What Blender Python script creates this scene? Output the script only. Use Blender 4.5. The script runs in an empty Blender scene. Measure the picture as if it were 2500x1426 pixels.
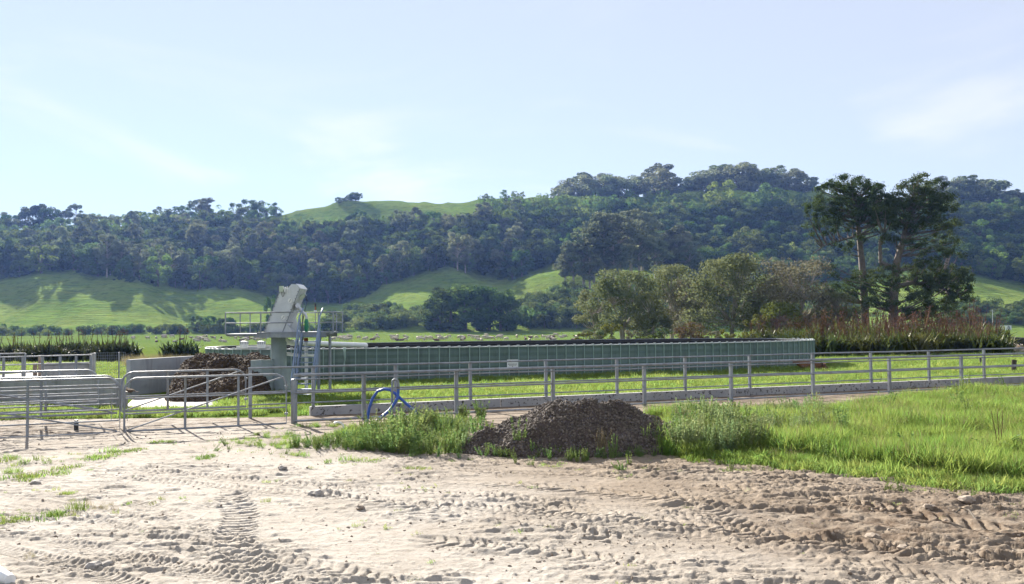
import bpy, bmesh, math, random
import numpy as np
from mathutils import Vector, Matrix, Euler
R_ = math.radians
random.seed(7); rng = np.random.default_rng(7)
sc = bpy.context.scene
C = sc.collection

# ------------------------------------------------------------------ camera
W, H, F = 2500.0, 1426.0, 2200.0            # photograph size and focal length in its pixels
CAM = Vector((0, 0, 2.4))
cd = bpy.data.cameras.new('camera'); cam = bpy.data.objects.new('camera', cd); C.objects.link(cam)
cd.sensor_width = 36.0; cd.lens = 36.0 * F / W; cd.clip_start = 0.1; cd.clip_end = 6000
RC = Matrix.Rotation(R_(90) + math.atan((788 - H/2) / F), 3, 'X') @ Matrix.Rotation(-0.008, 3, 'Z')
cam.matrix_world = Matrix.Translation(CAM) @ RC.to_4x4()
sc.camera = cam

# ------------------------------------------------------------------ sky, sun, exposure
SUN_AZ, SUN_EL = R_(-28), R_(24)            # azimuth from +Y towards +X
w = bpy.data.worlds.new('World'); sc.world = w; w.use_nodes = True
nt = w.node_tree; nt.nodes.clear()
def N(t, ty, **kw):
    n = t.nodes.new(ty)
    for k, v in kw.items(): setattr(n, k, v)
    return n
wo = N(nt, 'ShaderNodeOutputWorld'); bg = N(nt, 'ShaderNodeBackground')
sky = N(nt, 'ShaderNodeTexSky', sky_type='NISHITA', sun_disc=False)
sky.sun_elevation = SUN_EL; sky.sun_rotation = SUN_AZ
sky.air_density = 1.0; sky.dust_density = 0.0; sky.ozone_density = 8.0
bg.inputs['Strength'].default_value = 0.0455
# thin high cloud, spread over the whole sky by noise on the view direction
tc = N(nt, 'ShaderNodeTexCoord'); sep = N(nt, 'ShaderNodeSeparateXYZ')
nt.links.new(tc.outputs['Generated'], sep.inputs[0])
mp = N(nt, 'ShaderNodeMapping'); mp.inputs['Scale'].default_value = (2.2, 2.2, 7.5); mp.inputs['Location'].default_value = (4.44, 3.2, 2.6); mp.inputs['Rotation'].default_value = (0, R_(-8), 0)
nt.links.new(tc.outputs['Generated'], mp.inputs[0])
nz = N(nt, 'ShaderNodeTexNoise'); nz.inputs['Scale'].default_value = 1.15; nz.inputs['Detail'].default_value = 6; nz.inputs['Roughness'].default_value = 0.5; nz.inputs['Distortion'].default_value = 0.6
nt.links.new(mp.outputs[0], nz.inputs['Vector'])
cr = N(nt, 'ShaderNodeMapRange'); cr.inputs[1].default_value = 0.48; cr.inputs[2].default_value = 0.66; cr.inputs[3].default_value = 0.0; cr.inputs[4].default_value = 1.0
cr.interpolation_type = 'SMOOTHSTEP'
nt.links.new(nz.outputs['Fac'], cr.inputs[0])
lo = N(nt, 'ShaderNodeMapRange'); lo.inputs[1].default_value = 0.10; lo.inputs[2].default_value = 0.30; lo.inputs[3].default_value = 0.65; lo.inputs[4].default_value = 0.05
nt.links.new(sep.outputs[2], lo.inputs[0])
mu = N(nt, 'ShaderNodeMath', operation='MULTIPLY'); nt.links.new(cr.outputs[0], mu.inputs[0]); nt.links.new(lo.outputs[0], mu.inputs[1])
veil = N(nt, 'ShaderNodeMix', data_type='RGBA'); veil.inputs[0].default_value = 0.56; veil.inputs[7].default_value = (6.9, 6.8, 6.5, 1); nt.links.new(sky.outputs[0], veil.inputs[6])   # even veil of thin high cloud
mx = N(nt, 'ShaderNodeMix', data_type='RGBA'); nt.links.new(mu.outputs[0], mx.inputs[0]); nt.links.new(veil.outputs[2], mx.inputs[6])
mx.inputs[7].default_value = (7.6, 7.4, 7.3, 1)
nt.links.new(mx.outputs[2], bg.inputs[0]); nt.links.new(bg.outputs[0], wo.inputs[0])

sd = bpy.data.lights.new('sun', 'SUN'); sun = bpy.data.objects.new('sun', sd); C.objects.link(sun)
sd.energy = 5.0; sd.angle = R_(0.6); sd.color = (1.0, 0.93, 0.82)
to_sun = Vector((math.sin(SUN_AZ) * math.cos(SUN_EL), math.cos(SUN_AZ) * math.cos(SUN_EL), math.sin(SUN_EL)))
sun.rotation_euler = to_sun.to_track_quat('Z', 'Y').to_euler(); sun.location = (-40, 80, 60)

vs = sc.view_settings
vs.view_transform = 'Standard'; vs.look = 'None'; vs.gamma = 1.0; vs.use_curve_mapping = False; vs.exposure = 1.8
cy = sc.cycles
cy.use_denoising = True; cy.max_bounces = 5; cy.diffuse_bounces = 3; cy.glossy_bounces = 2; cy.transmission_bounces = 3
cy.volume_bounces = 0; cy.transparent_max_bounces = 4; cy.caustics_reflective = False; cy.caustics_refractive = False
cy.use_adaptive_sampling = True; cy.adaptive_threshold = 0.02

# ------------------------------------------------------------------ helpers: pixels to place
def ray(px, py): return RC @ Vector(((px - W/2) / F, (H/2 - py) / F, -1))
def P(px, py, Y):                            # point on the pixel's ray at forward distance Y
    d = ray(px, py); return CAM + d * (Y / d.y)
def G(px, py, z=0.0):                        # point on the pixel's ray at height z
    d = ray(px, py); return CAM + d * ((z - CAM.z) / d.z)
def on_line(px, A, B):                       # where the column px crosses the ground line AB
    d = ray(px, 950); ax, ay = B.x - A.x, B.y - A.y
    s = (A.y * d.x - A.x * d.y) / (ax * d.y - ay * d.x)
    return Vector((A.x + ax * s, A.y + ay * s, 0))
def ss(a, b, x):
    t = np.clip((x - a) / (b - a), 0, 1); return t * t * (3 - 2 * t)
def _hash(ix, iy, s):
    n = (ix * 374761393 + iy * 668265263 + s * 982451653) & 0xffffffff
    n = ((n ^ (n >> 13)) * 1274126177) & 0xffffffff
    return ((n ^ (n >> 16)) & 0xffff) / 65535.0
def vn(x, y, s=0):                           # value noise 0..1
    x = np.asarray(x, float); y = np.asarray(y, float)
    ix = np.floor(x).astype(np.int64); iy = np.floor(y).astype(np.int64)
    fx = x - ix; fy = y - iy; fx = fx * fx * (3 - 2 * fx); fy = fy * fy * (3 - 2 * fy)
    a = _hash(ix, iy, s); b = _hash(ix + 1, iy, s); c = _hash(ix, iy + 1, s); d = _hash(ix + 1, iy + 1, s)
    return (a * (1 - fx) + b * fx) * (1 - fy) + (c * (1 - fx) + d * fx) * fy
def fbm(x, y, o=4, s=0):
    t = 0; a = 0.5; n = 0
    for k in range(o):
        t = t + a * vn(x * 2**k, y * 2**k, s + k * 17); n += a; a *= 0.5
    return t / n
def inpoly(x, y, poly):
    r = np.zeros(np.shape(x), bool); j = len(poly) - 1
    for i in range(len(poly)):
        xi, yi = poly[i][0], poly[i][1]; xj, yj = poly[j][0], poly[j][1]
        if yi != yj:
            r ^= ((yi > y) != (yj > y)) & (x < (xj - xi) * (y - yi) / (yj - yi) + xi)
        j = i
    return r

# ------------------------------------------------------------------ helpers: objects
def np_mesh(name, v, f, smooth=False, mats=(), mi=None):
    v = np.asarray(v, np.float32); f = np.asarray(f, np.int32); k = f.shape[1]
    m = bpy.data.meshes.new(name)
    m.vertices.add(len(v)); m.vertices.foreach_set('co', v.ravel())
    m.loops.add(f.size); m.loops.foreach_set('vertex_index', f.ravel())
    m.polygons.add(len(f)); m.polygons.foreach_set('loop_start', np.arange(0, f.size, k, dtype=np.int32))
    if smooth: m.polygons.foreach_set('use_smooth', np.ones(len(f), bool))
    for a in mats: m.materials.append(a)
    if mi is not None: m.polygons.foreach_set('material_index', np.asarray(mi, np.int32))
    m.update(calc_edges=True); m.validate()
    return m
class MB:                                    # mesh builder for hard shapes
    def __init__(s): s.v = []; s.f = []
    def add(s, v, f):
        o = len(s.v); s.v += [tuple(p) for p in v]; s.f += [tuple(i + o for i in q) for q in f]; return s
    def box(s, c, d, rz=0.0):
        x, y, z = d[0]/2, d[1]/2, d[2]/2; ca, sa = math.cos(rz), math.sin(rz)
        v = [(c[0] + a*ca - b*sa, c[1] + a*sa + b*ca, c[2] + e) for e in (-z, z) for a, b in ((-x,-y),(x,-y),(x,y),(-x,y))]
        return s.add(v, [(3,2,1,0),(4,5,6,7),(0,1,5,4),(1,2,6,5),(2,3,7,6),(3,0,4,7)])
    def bar(s, a, b, wd, ht):                # rectangular bar between two points, ht along z
        a, b = Vector(a), Vector(b); d = (b - a).normalized(); up = Vector((0,0,1))
        if abs(d.z) > 0.95: up = Vector((0,1,0))
        sx = d.cross(up).normalized() * wd/2; sz = sx.cross(d).normalized() * ht/2
        v = [p + i*sx + j*sz for p in (a, b) for i, j in ((-1,-1),(1,-1),(1,1),(-1,1))]
        return s.add(v, [(0,1,2,3),(7,6,5,4),(1,0,4,5),(2,1,5,6),(3,2,6,7),(0,3,7,4)])
    def tube(s, pts, r, n=8, caps=True):
        pts = [Vector(p) for p in pts]; m = len(pts); rs = list(r) if hasattr(r, '__len__') else [r] * m
        o = []; prev = None
        for i, p in enumerate(pts):
            t = (pts[min(i+1, m-1)] - pts[max(i-1, 0)]).normalized()
            if prev is None:
                u = t.cross(Vector((0,0,1)) if abs(t.z) < 0.9 else Vector((1,0,0))).normalized()
            else:
                u = (prev - t * prev.dot(t)).normalized()
            prev = u; vv = t.cross(u)
            for k in range(n):
                a = 2*math.pi*k/n; o.append(p + (u*math.cos(a) + vv*math.sin(a)) * rs[i])
        fs = [(i*n+k, i*n+(k+1) % n, (i+1)*n+(k+1) % n, (i+1)*n+k) for i in range(m-1) for k in range(n)]
        if caps: fs += [tuple(reversed(range(n))), tuple(range((m-1)*n, m*n))]
        return s.add(o, fs)
    def prism(s, poly, y0, y1):              # polygon in x,z extruded along y
        n = len(poly); v = [(x, y0, z) for x, z in poly] + [(x, y1, z) for x, z in poly]
        return s.add(v, [tuple(range(n)), tuple(reversed(range(n, 2*n)))] + [(i, i+n, (i+1) % n + n, (i+1) % n) for i in range(n)])
    def mesh(s, name, mat=None, smooth=False, bevel=0):
        m = bpy.data.meshes.new(name); m.from_pydata(s.v, [], s.f)
        bm = bmesh.new(); bm.from_mesh(m)
        bmesh.ops.recalc_face_normals(bm, faces=bm.faces)
        if bevel: bmesh.ops.bevel(bm, geom=bm.edges[:], offset=bevel, segments=2, affect='EDGES')
        if smooth:
            for e in bm.edges:
                if len(e.link_faces) == 2 and e.calc_face_angle(0) > R_(40): e.smooth = False
            for q in bm.faces: q.smooth = True
        bm.to_mesh(m); bm.free()
        if mat: m.materials.append(mat)
        return m
def tag(o, label=None, cat=None, group=None, kind=None):
    if label: o['label'] = label
    if cat: o['category'] = cat
    if group: o['group'] = group
    if kind: o['kind'] = kind
    return o
def ob(name, mesh, parent=None, loc=None, rz=0.0, scale=None):
    o = bpy.data.objects.new(name, mesh); C.objects.link(o)
    if parent is not None: o.parent = parent
    if loc is not None: o.location = loc
    if rz: o.rotation_euler = (0, 0, rz)
    if scale is not None: o.scale = scale if hasattr(scale, '__len__') else (scale,)*3
    return o
ORD = 'first second third fourth fifth sixth seventh eighth ninth tenth eleventh twelfth thirteenth fourteenth fifteenth sixteenth seventeenth eighteenth nineteenth twentieth'.split()
ORD += ['twenty ' + a for a in ORD[:9]] + ['thirtieth'] + ['thirty ' + a for a in ORD[:9]]
def empty(name, loc, label, cat, group=None, rz=0.0):
    o = ob(name, None, loc=loc, rz=rz); return tag(o, label, cat, group)
def part(name, mb, mat, parent, smooth=True, bevel=0):   # mesh in world coordinates, hung on its thing
    o = ob(name, mb.mesh(name, mat, smooth, bevel), parent)
    if not parent.parent: o.location = -Vector(parent.location)
    return o

# ------------------------------------------------------------------ helpers: materials
def newmat(name):
    m = bpy.data.materials.new(name); m.use_nodes = True; t = m.node_tree; t.nodes.clear()
    out = N(t, 'ShaderNodeOutputMaterial'); return m, t, out
def mixc(t, fac, a, b):
    n = N(t, 'ShaderNodeMix', data_type='RGBA')
    for i, v in ((0, fac), (6, a), (7, b)):
        if hasattr(v, 'is_linked') or hasattr(v, 'links'): t.links.new(v, n.inputs[i])
        else: n.inputs[i].default_value = v if i == 0 else (*v, 1)
    return n.outputs[2]
def noise(t, scale, detail=4, rough=0.55, vec=None, dist=0.0, lo=0.35, hi=0.65):
    n = N(t, 'ShaderNodeTexNoise'); n.inputs['Scale'].default_value = scale; n.inputs['Detail'].default_value = detail
    n.inputs['Roughness'].default_value = rough; n.inputs['Distortion'].default_value = dist
    if vec is not None: t.links.new(vec, n.inputs['Vector'])
    r = N(t, 'ShaderNodeMapRange'); r.inputs[1].default_value = lo; r.inputs[2].default_value = hi
    t.links.new(n.outputs['Fac'], r.inputs[0]); return r.outputs[0]
def objco(t, kind='Object', scale=None, rot=None):
    c = N(t, 'ShaderNodeTexCoord').outputs[kind] if kind != 'Position' else N(t, 'ShaderNodeNewGeometry').outputs['Position']
    if scale:
        m = N(t, 'ShaderNodeMapping'); m.inputs['Scale'].default_value = scale
        if rot: m.inputs['Rotation'].default_value = rot
        t.links.new(c, m.inputs[0]); c = m.outputs[0]
    return c
def bump(t, h, strength, dist):
    b = N(t, 'ShaderNodeBump'); b.inputs['Strength'].default_value = strength; b.inputs['Distance'].default_value = dist
    t.links.new(h, b.inputs['Height']); return b.outputs[0]
def pbr(name, c1, c2, scale=8, rough=0.7, metal=0.0, bmp=0.0, bscale=40, bdist=0.01, streak=None, spec=0.5, lo=0.35, hi=0.65):
    m, t, out = newmat(name); s = N(t, 'ShaderNodeBsdfPrincipled')
    co = objco(t, 'Position')
    col = mixc(t, noise(t, scale, 5, 0.6, co, 0.2, lo, hi), c1, c2)
    if streak:                               # vertical stains running down
        v = objco(t, 'Position', (streak[1], streak[1], streak[1]*0.12))
        col = mixc(t, noise(t, 1.0, 5, 0.6, v, 0, 0.5, 0.75), col, streak[0])
    t.links.new(col, s.inputs['Base Color']); s.inputs['Roughness'].default_value = rough; s.inputs['Metallic'].default_value = metal
    s.inputs['Specular IOR Level'].default_value = spec
    if bmp: t.links.new(bump(t, noise(t, bscale, 4, 0.6, co, 0, 0.2, 0.8), bmp, bdist), s.inputs['Normal'])
    t.links.new(s.outputs[0], out.inputs[0]); return m
def leafmat(name, c1, c2, trans=0.4, scale=0.25, vary=0.35, gloss=0.0, tcol=None):
    m, t, out = newmat(name)
    col = mixc(t, noise(t, scale, 3, 0.6, objco(t, 'Position'), 0, 0.3, 0.7), c1, c2)
    oi = N(t, 'ShaderNodeObjectInfo'); r = N(t, 'ShaderNodeMapRange'); r.inputs[3].default_value = 1 - vary; r.inputs[4].default_value = 1 + vary
    t.links.new(oi.outputs['Random'], r.inputs[0])
    hs = N(t, 'ShaderNodeHueSaturation'); hr_ = N(t, 'ShaderNodeMath', operation='MULTIPLY_ADD'); hr_.inputs[1].default_value = .06; hr_.inputs[2].default_value = .47; fr_ = N(t, 'ShaderNodeMath', operation='FRACT'); f2_ = N(t, 'ShaderNodeMath', operation='MULTIPLY'); f2_.inputs[1].default_value = 7.31; t.links.new(oi.outputs['Random'], f2_.inputs[0]); t.links.new(f2_.outputs[0], fr_.inputs[0]); t.links.new(fr_.outputs[0], hr_.inputs[0]); t.links.new(hr_.outputs[0], hs.inputs['Hue']); t.links.new(r.outputs[0], hs.inputs['Value']); t.links.new(col, hs.inputs['Color'])
    d = N(t, 'ShaderNodeBsdfDiffuse'); tr = N(t, 'ShaderNodeBsdfTranslucent'); ms = N(t, 'ShaderNodeMixShader'); ms.inputs[0].default_value = trans
    t.links.new(hs.outputs[0], d.inputs[0]); t.links.new(hs.outputs[0], tr.inputs[0])
    t.links.new(d.outputs[0], ms.inputs[1]); t.links.new(tr.outputs[0], ms.inputs[2]); last = ms.outputs[0]
    if gloss:
        g = N(t, 'ShaderNodeBsdfGlossy'); g.inputs['Roughness'].default_value = 0.35; g.inputs[0].default_value = (0.9, 0.9, 0.9, 1)
        m2 = N(t, 'ShaderNodeMixShader'); m2.inputs[0].default_value = gloss
        t.links.new(last, m2.inputs[1]); t.links.new(g.outputs[0], m2.inputs[2]); last = m2.outputs[0]
    t.links.new(last, out.inputs[0]); return m

M = {}
M['galv'] = pbr('galvanised_steel', (0.19,0.21,0.25), (0.29,0.315,0.35), 3, 0.5, 0.35, 0.15, 30, 0.004, streak=((0.17,0.155,0.14), 7))
M['steelblue'] = pbr('blue_grey_steel', (0.16,0.22,0.34), (0.24,0.30,0.42), 4, 0.5, 0.3, 0.1, 30, 0.004)
M['stainless'] = pbr('stainless_plate', (0.50,0.52,0.57), (0.62,0.635,0.67), 2.5, 0.45, 0.25, 0.08, 12, 0.004, streak=((0.36,0.36,0.37), 5))
M['concrete'] = pbr('concrete', (0.25,0.255,0.265), (0.36,0.36,0.36), 1.6, 0.9, 0, 0.4, 35, 0.01, streak=((0.17,0.17,0.17), 3.5))
M['slab'] = pbr('concrete_slab', (0.32,0.295,0.265), (0.42,0.395,0.365), 1.2, 0.9, 0, 0.4, 30, 0.01)
M['colgreen'] = pbr('pale_green_concrete', (0.26,0.315,0.33), (0.33,0.385,0.40), 1.8, 0.8, 0, 0.2, 25, 0.008, streak=((0.22,0.26,0.24), 5))
M['tank'] = pbr('green_tank_steel', (0.085,0.135,0.128), (0.105,0.16,0.15), 2.2, 0.5, 0.0, 0.05, 20, 0.003, streak=((0.055,0.085,0.08), 4))
M['tankrib'] = pbr('green_tank_rib', (0.20,0.29,0.27), (0.25,0.34,0.32), 3, 0.45)
M['white'] = pbr('white_paint', (0.72,0.73,0.74), (0.80,0.80,0.80), 3, 0.5)
M['pvc'] = pbr('white_plastic_pipe', (0.68,0.70,0.72), (0.76,0.77,0.78), 2, 0.35)
M['rim'] = pbr('tank_rim_zinc', (0.36,0.39,0.40), (0.46,0.49,0.49), 3, 0.5, 0.2)
M['liner'] = pbr('black_liner', (0.012,0.013,0.018), (0.022,0.024,0.03), 2, 0.5)
M['slurry'] = pbr('slurry', (0.03,0.026,0.02), (0.05,0.042,0.03), 0.8, 0.3)
M['bluehose'] = pbr('blue_hose', (0.02,0.075,0.34), (0.03,0.10,0.42), 6, 0.4)
M['greenpump'] = pbr('green_pump_paint', (0.01,0.17,0.08), (0.015,0.22,0.11), 6, 0.4)
M['orange'] = pbr('rust_orange', (0.28,0.07,0.02), (0.36,0.10,0.03), 8, 0.7)
M['black'] = pbr('black_rubber', (0.015,0.015,0.016), (0.03,0.03,0.03), 8, 0.6)
M['boxgreen'] = pbr('pale_green_box', (0.44,0.50,0.42), (0.50,0.56,0.46), 6, 0.5)
M['timber'] = pbr('weathered_timber', (0.16,0.12,0.09), (0.26,0.21,0.17), 6, 0.9, 0, 0.4, 30, 0.01)
M['darktimber'] = pbr('dark_timber', (0.05,0.04,0.032), (0.10,0.08,0.06), 6, 0.9, 0, 0.4, 30, 0.01)
M['bark'] = pbr('bark', (0.09,0.07,0.055), (0.16,0.13,0.10), 2, 0.95, 0, 0.6, 8, 0.05)
M['gumbark'] = pbr('pale_gum_bark', (0.22,0.18,0.15), (0.38,0.34,0.29), 1.2, 0.9)
M['pinebark'] = pbr('pine_bark', (0.10,0.08,0.066), (0.17,0.145,0.12), 2, 0.95, 0, 0.6, 6, 0.06)
M['manure'] = pbr('manure_fibre', (0.035,0.022,0.013), (0.085,0.053,0.03), 5, 1.0, 0, 0.7, 25, 0.05)
M['gravel'] = pbr('gravel_base', (0.06,0.045,0.04), (0.10,0.075,0.065), 12, 0.95, 0, 0.6, 40, 0.03)
M['rock'] = pbr('rock', (0.25,0.23,0.21), (0.38,0.35,0.32), 10, 0.95, 0, 0.5, 40, 0.01)
def stonemat(name, a, b):
    m, t, out = newmat(name); s = N(t, 'ShaderNodeBsdfPrincipled'); oi = N(t, 'ShaderNodeObjectInfo')
    t.links.new(mixc(t, oi.outputs['Random'], a, b), s.inputs['Base Color']); s.inputs['Roughness'].default_value = 0.85
    t.links.new(s.outputs[0], out.inputs[0]); return m
M['stone'] = stonemat('gravel_stone', (0.062,0.05,0.041), (0.18,0.148,0.122))
M['clod'] = stonemat('dirt_clod', (0.17,0.13,0.095), (0.31,0.255,0.205))
M['fibre'] = stonemat('manure_lump', (0.026,0.017,0.011), (0.12,0.078,0.046))
M['grass'] = leafmat('grass_blade', (0.155,0.25,0.05), (0.25,0.335,0.085), 0.5, 0.8, 0.35)
M['lawn'] = leafmat('lawn_blade', (0.165,0.25,0.055), (0.26,0.33,0.095), 0.5, 0.5, 0.3)
M['drygrass'] = leafmat('dry_grass', (0.20,0.17,0.09), (0.27,0.235,0.13), 0.4, 0.5, 0.2)
M['weed'] = leafmat('weed_leaf', (0.14,0.22,0.065), (0.23,0.31,0.11), 0.45, 1.5, 0.2)
M['weedpale'] = leafmat('pale_weed_leaf', (0.18,0.24,0.10), (0.26,0.31,0.15), 0.45, 1.5, 0.2)
M['dock'] = leafmat('dock_leaf', (0.05,0.12,0.02), (0.10,0.19,0.03), 0.4, 3, 0.1, 0.06)
M['flax'] = leafmat('flax_leaf', (0.055,0.075,0.022), (0.13,0.145,0.048), 0.3, 1.2, 0.2, 0.015)
M['flaxdark'] = leafmat('dark_flax_leaf', (0.025,0.038,0.016), (0.055,0.07,0.028), 0.25, 1.2, 0.2, 0.015)
M['stalk'] = leafmat('flax_stalk', (0.08,0.05,0.035), (0.14,0.09,0.06), 0.1, 1.0, 0.2)
M['redflower'] = leafmat('flax_flower', (0.10,0.058,0.042), (0.155,0.09,0.065), 0.2, 2.0, 0.25)
M['redleaf'] = leafmat('red_shrub_leaf', (0.12,0.075,0.05), (0.17,0.11,0.075), 0.3, 1.0, 0.2)
M['pine'] = leafmat('pine_needles', (0.05,0.075,0.03), (0.095,0.12,0.05), 0.35, 0.35, 0.1)
M['gum'] = leafmat('gum_leaf', (0.105,0.14,0.065), (0.195,0.225,0.115), 0.4, 0.35, 0.15)
M['gumbrown'] = leafmat('brown_gum_leaf', (0.13,0.13,0.082), (0.20,0.195,0.13), 0.4, 0.35, 0.15)
M['yellowtree'] = leafmat('yellow_green_leaf', (0.12,0.135,0.035), (0.17,0.185,0.055), 0.4, 0.5, 0.1)
M['bush'] = leafmat('bush_leaf', (0.04,0.078,0.02), (0.10,0.145,0.04), 0.4, 0.12, 0.45)
M['bushmid'] = leafmat('mid_bush_leaf', (0.085,0.13,0.042), (0.15,0.20,0.07), 0.45, 0.12, 0.35)
M['bright'] = leafmat('bright_leaf', (0.13,0.21,0.045), (0.19,0.27,0.07), 0.5, 0.2, 0.2)
M['greygum'] = leafmat('grey_gum_leaf', (0.12,0.15,0.085), (0.22,0.245,0.145), 0.45, 0.12, 0.3)
M['hidecream'] = pbr('cream_hide', (0.40,0.33,0.26), (0.52,0.45,0.37), 1.5, 0.9)
M['hidebrown'] = pbr('brown_hide', (0.10,0.045,0.02), (0.17,0.08,0.04), 2, 0.9)
M['hideblack'] = pbr('black_hide', (0.012,0.011,0.011), (0.03,0.028,0.027), 2, 0.85)
M['hidegrey'] = pbr('fawn_hide', (0.36,0.30,0.23), (0.48,0.41,0.33), 1.5, 0.9)

# ------------------------------------------------------------------ lie of the land
def zfield(x, y):                            # the flat paddocks: a shallow dip between the tank and the hills
    y = np.asarray(y, float)
    return -2.3 * ss(58, 235, y) + 1.5 * ss(250, 335, y)
HD = np.array([320, 375, 425, 470, 530, 600, 665, 720, 820.])   # distances of the slope's knots
HP = {                                                          # picture heights of those knots by column
 -900:(826,790,745,700,640,600,580), 0:(821,782,738,690,632,592,566), 150:(820,775,722,668,622,586,560), 400:(815,768,715,692,640,585,552),
 600:(812,775,732,706,640,575,536), 700:(811,782,750,728,645,566,518), 790:(810,786,758,735,650,550,492), 880:(810,782,755,712,640,540,477), 1000:(809,770,718,678,618,530,483),
 1100:(808,772,712,664,600,525,487), 1190:(807,778,730,690,615,528,480), 1250:(806,770,712,702,620,530,474), 1330:(805,726,652,660,606,535,480), 1440:(804,718,640,652,600,540,476),
 1560:(803,728,646,655,600,535,476), 1650:(802,762,692,672,610,540,470), 1850:(800,772,712,670,602,520,452), 2000:(799,770,722,682,602,520,466),
 2200:(798,748,690,650,600,530,486), 2360:(797,742,684,668,612,540,496), 2500:(796,756,724,694,632,560,500), 3400:(790,756,730,700,650,590,540)}
HX = np.array(sorted(HP)); HU = (HX - W/2) / F
HZ = np.zeros((len(HX), len(HD)))
for i, px in enumerate(HX):
    for j in range(7): HZ[i, j] = P(float(px), HP[int(px)][j], HD[j]).z
    HZ[i, 7] = HZ[i, 6] - 4; HZ[i, 8] = HZ[i, 6] - 30
UG = np.linspace(HU[0], HU[-1], 430); DG = np.linspace(320, 820, 250)
tmp = np.array([np.interp(DG, HD, HZ[i]) for i in range(len(HX))])
ZG = np.array([np.interp(UG, HU, tmp[:, j]) for j in range(len(DG))]).T
def blur(a, ax, n):
    for _ in range(2):
        p = np.concatenate([np.repeat(np.take(a, [0], ax), n, ax), a, np.repeat(np.take(a, [-1], ax), n, ax)], ax)
        cs = np.cumsum(p, ax); k = 2*n + 1
        cs = np.concatenate([np.zeros_like(np.take(cs, [0], ax)), cs], ax)
        a = (np.take(cs, range(k, cs.shape[ax]), ax) - np.take(cs, range(0, cs.shape[ax]-k), ax)) / k
    return a
foot = ZG[:, 0].copy()
ZG = blur(blur(ZG, 0, 5), 1, 5)
UU, DD = np.meshgrid(UG, DG, indexing='ij')
amp = ss(320, 360, DD)
ZG = ZG + amp * (8.0 * (fbm(UU*DD/48 + DD/130, DD/75, 3, 3) - 0.5) + 2.2 * (fbm(UU*DD/15 + DD/60, DD/30, 3, 9) - 0.5))
rd_ = 1 - np.abs(2*fbm(UU*DD/42 + DD/95 + .35*fbm(UU*DD/30, DD/40, 2, 71), DD/260, 2, 70) - 1); rd2 = 1 - np.abs(2*fbm(UU*DD/17 + DD/60, DD/120, 2, 73) - 1)
ZG = ZG + ss(330, 375, DD)*ss(560, 470, DD)*(5.5*(rd_ - .75) + 2.0*(rd2 - .7)) + ss(600, 640, DD)*3.0*(rd2 - .7)
k = ss(345, 320, DD); ZG = ZG * (1 - k) + (zfield(0, DD) - 0.25) * k
def zhill(x, y):
    x = np.asarray(x, float); y = np.asarray(y, float)
    u = np.clip((x / y - UG[0]) / (UG[1] - UG[0]), 0, len(UG) - 1.001); d = np.clip((y - DG[0]) / (DG[1] - DG[0]), 0, len(DG) - 1.001)
    i = u.astype(int); j = d.astype(int); a = u - i; b = d - j
    return (ZG[i,j]*(1-a) + ZG[i+1,j]*a)*(1-b) + (ZG[i,j+1]*(1-a) + ZG[i+1,j+1]*a)*b
def zland(x, y):
    return np.where(np.asarray(y) > 321, zhill(x, np.maximum(y, 1)), zfield(x, y))
def land(px, py, y0=40, y1=800):             # where a pixel's ray first meets the land
    d = ray(px, py); Y = np.arange(y0, y1, 0.5); t = Y / d.y
    z = CAM.z + d.z * t; g = zland(d.x * t, Y); k = np.argmax(z <= g)
    if not (z <= g).any(): return None
    return Vector((d.x * t[k], Y[k], g[k]))

# ground sheet
m, t, out = newmat('paddock'); s = N(t, 'ShaderNodeBsdfPrincipled'); co = objco(t, 'Position')
c1 = mixc(t, noise(t, 0.035, 5, 0.6, co, 0.5), (0.115,0.185,0.038), (0.17,0.22,0.058))
c1 = mixc(t, noise(t, 0.9, 6, 0.7, co, 0, 0.35, 0.7), c1, (0.07,0.115,0.025))
c1 = mixc(t, noise(t, 6.0, 4, 0.7, co, 0, 0.45, 0.8), c1, (0.13,0.175,0.042))
t.links.new(c1, s.inputs['Base Color']); s.inputs['Roughness'].default_value = 1; s.inputs['Specular IOR Level'].default_value = 0.0
t.links.new(bump(t, noise(t, 7, 5, 0.7, co, 0, 0.2, 0.8), 0.8, 0.12), s.inputs['Normal']); t.links.new(s.outputs[0], out.inputs[0]); M['paddock'] = m
xs = np.concatenate([np.linspace(-1300, -160, 12), np.linspace(-150, 150, 61), np.linspace(160, 1300, 12)])
ys = np.concatenate([np.linspace(-300, 0, 6), np.linspace(5, 360, 143), np.linspace(380, 1500, 12)])
XX, YY = np.meshgrid(xs, ys, indexing='ij')
ZZ = zfield(XX, YY) + 0.12 * (fbm(XX/9, YY/9, 3, 4) - 0.5) * ss(50, 80, YY)
def grid(XX, YY, ZZ):
    a, b = XX.shape; id_ = np.arange(a*b).reshape(a, b)
    return np.stack([XX, YY, ZZ], -1).reshape(-1, 3), np.stack([id_[:-1,:-1], id_[1:,:-1], id_[1:,1:], id_[:-1,1:]], -1).reshape(-1, 4)
ground = tag(ob('ground', np_mesh('ground', *grid(XX, YY, ZZ), True, [M['paddock']])), 'flat green paddock running back to the foot of the hills', kind='structure')

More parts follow.
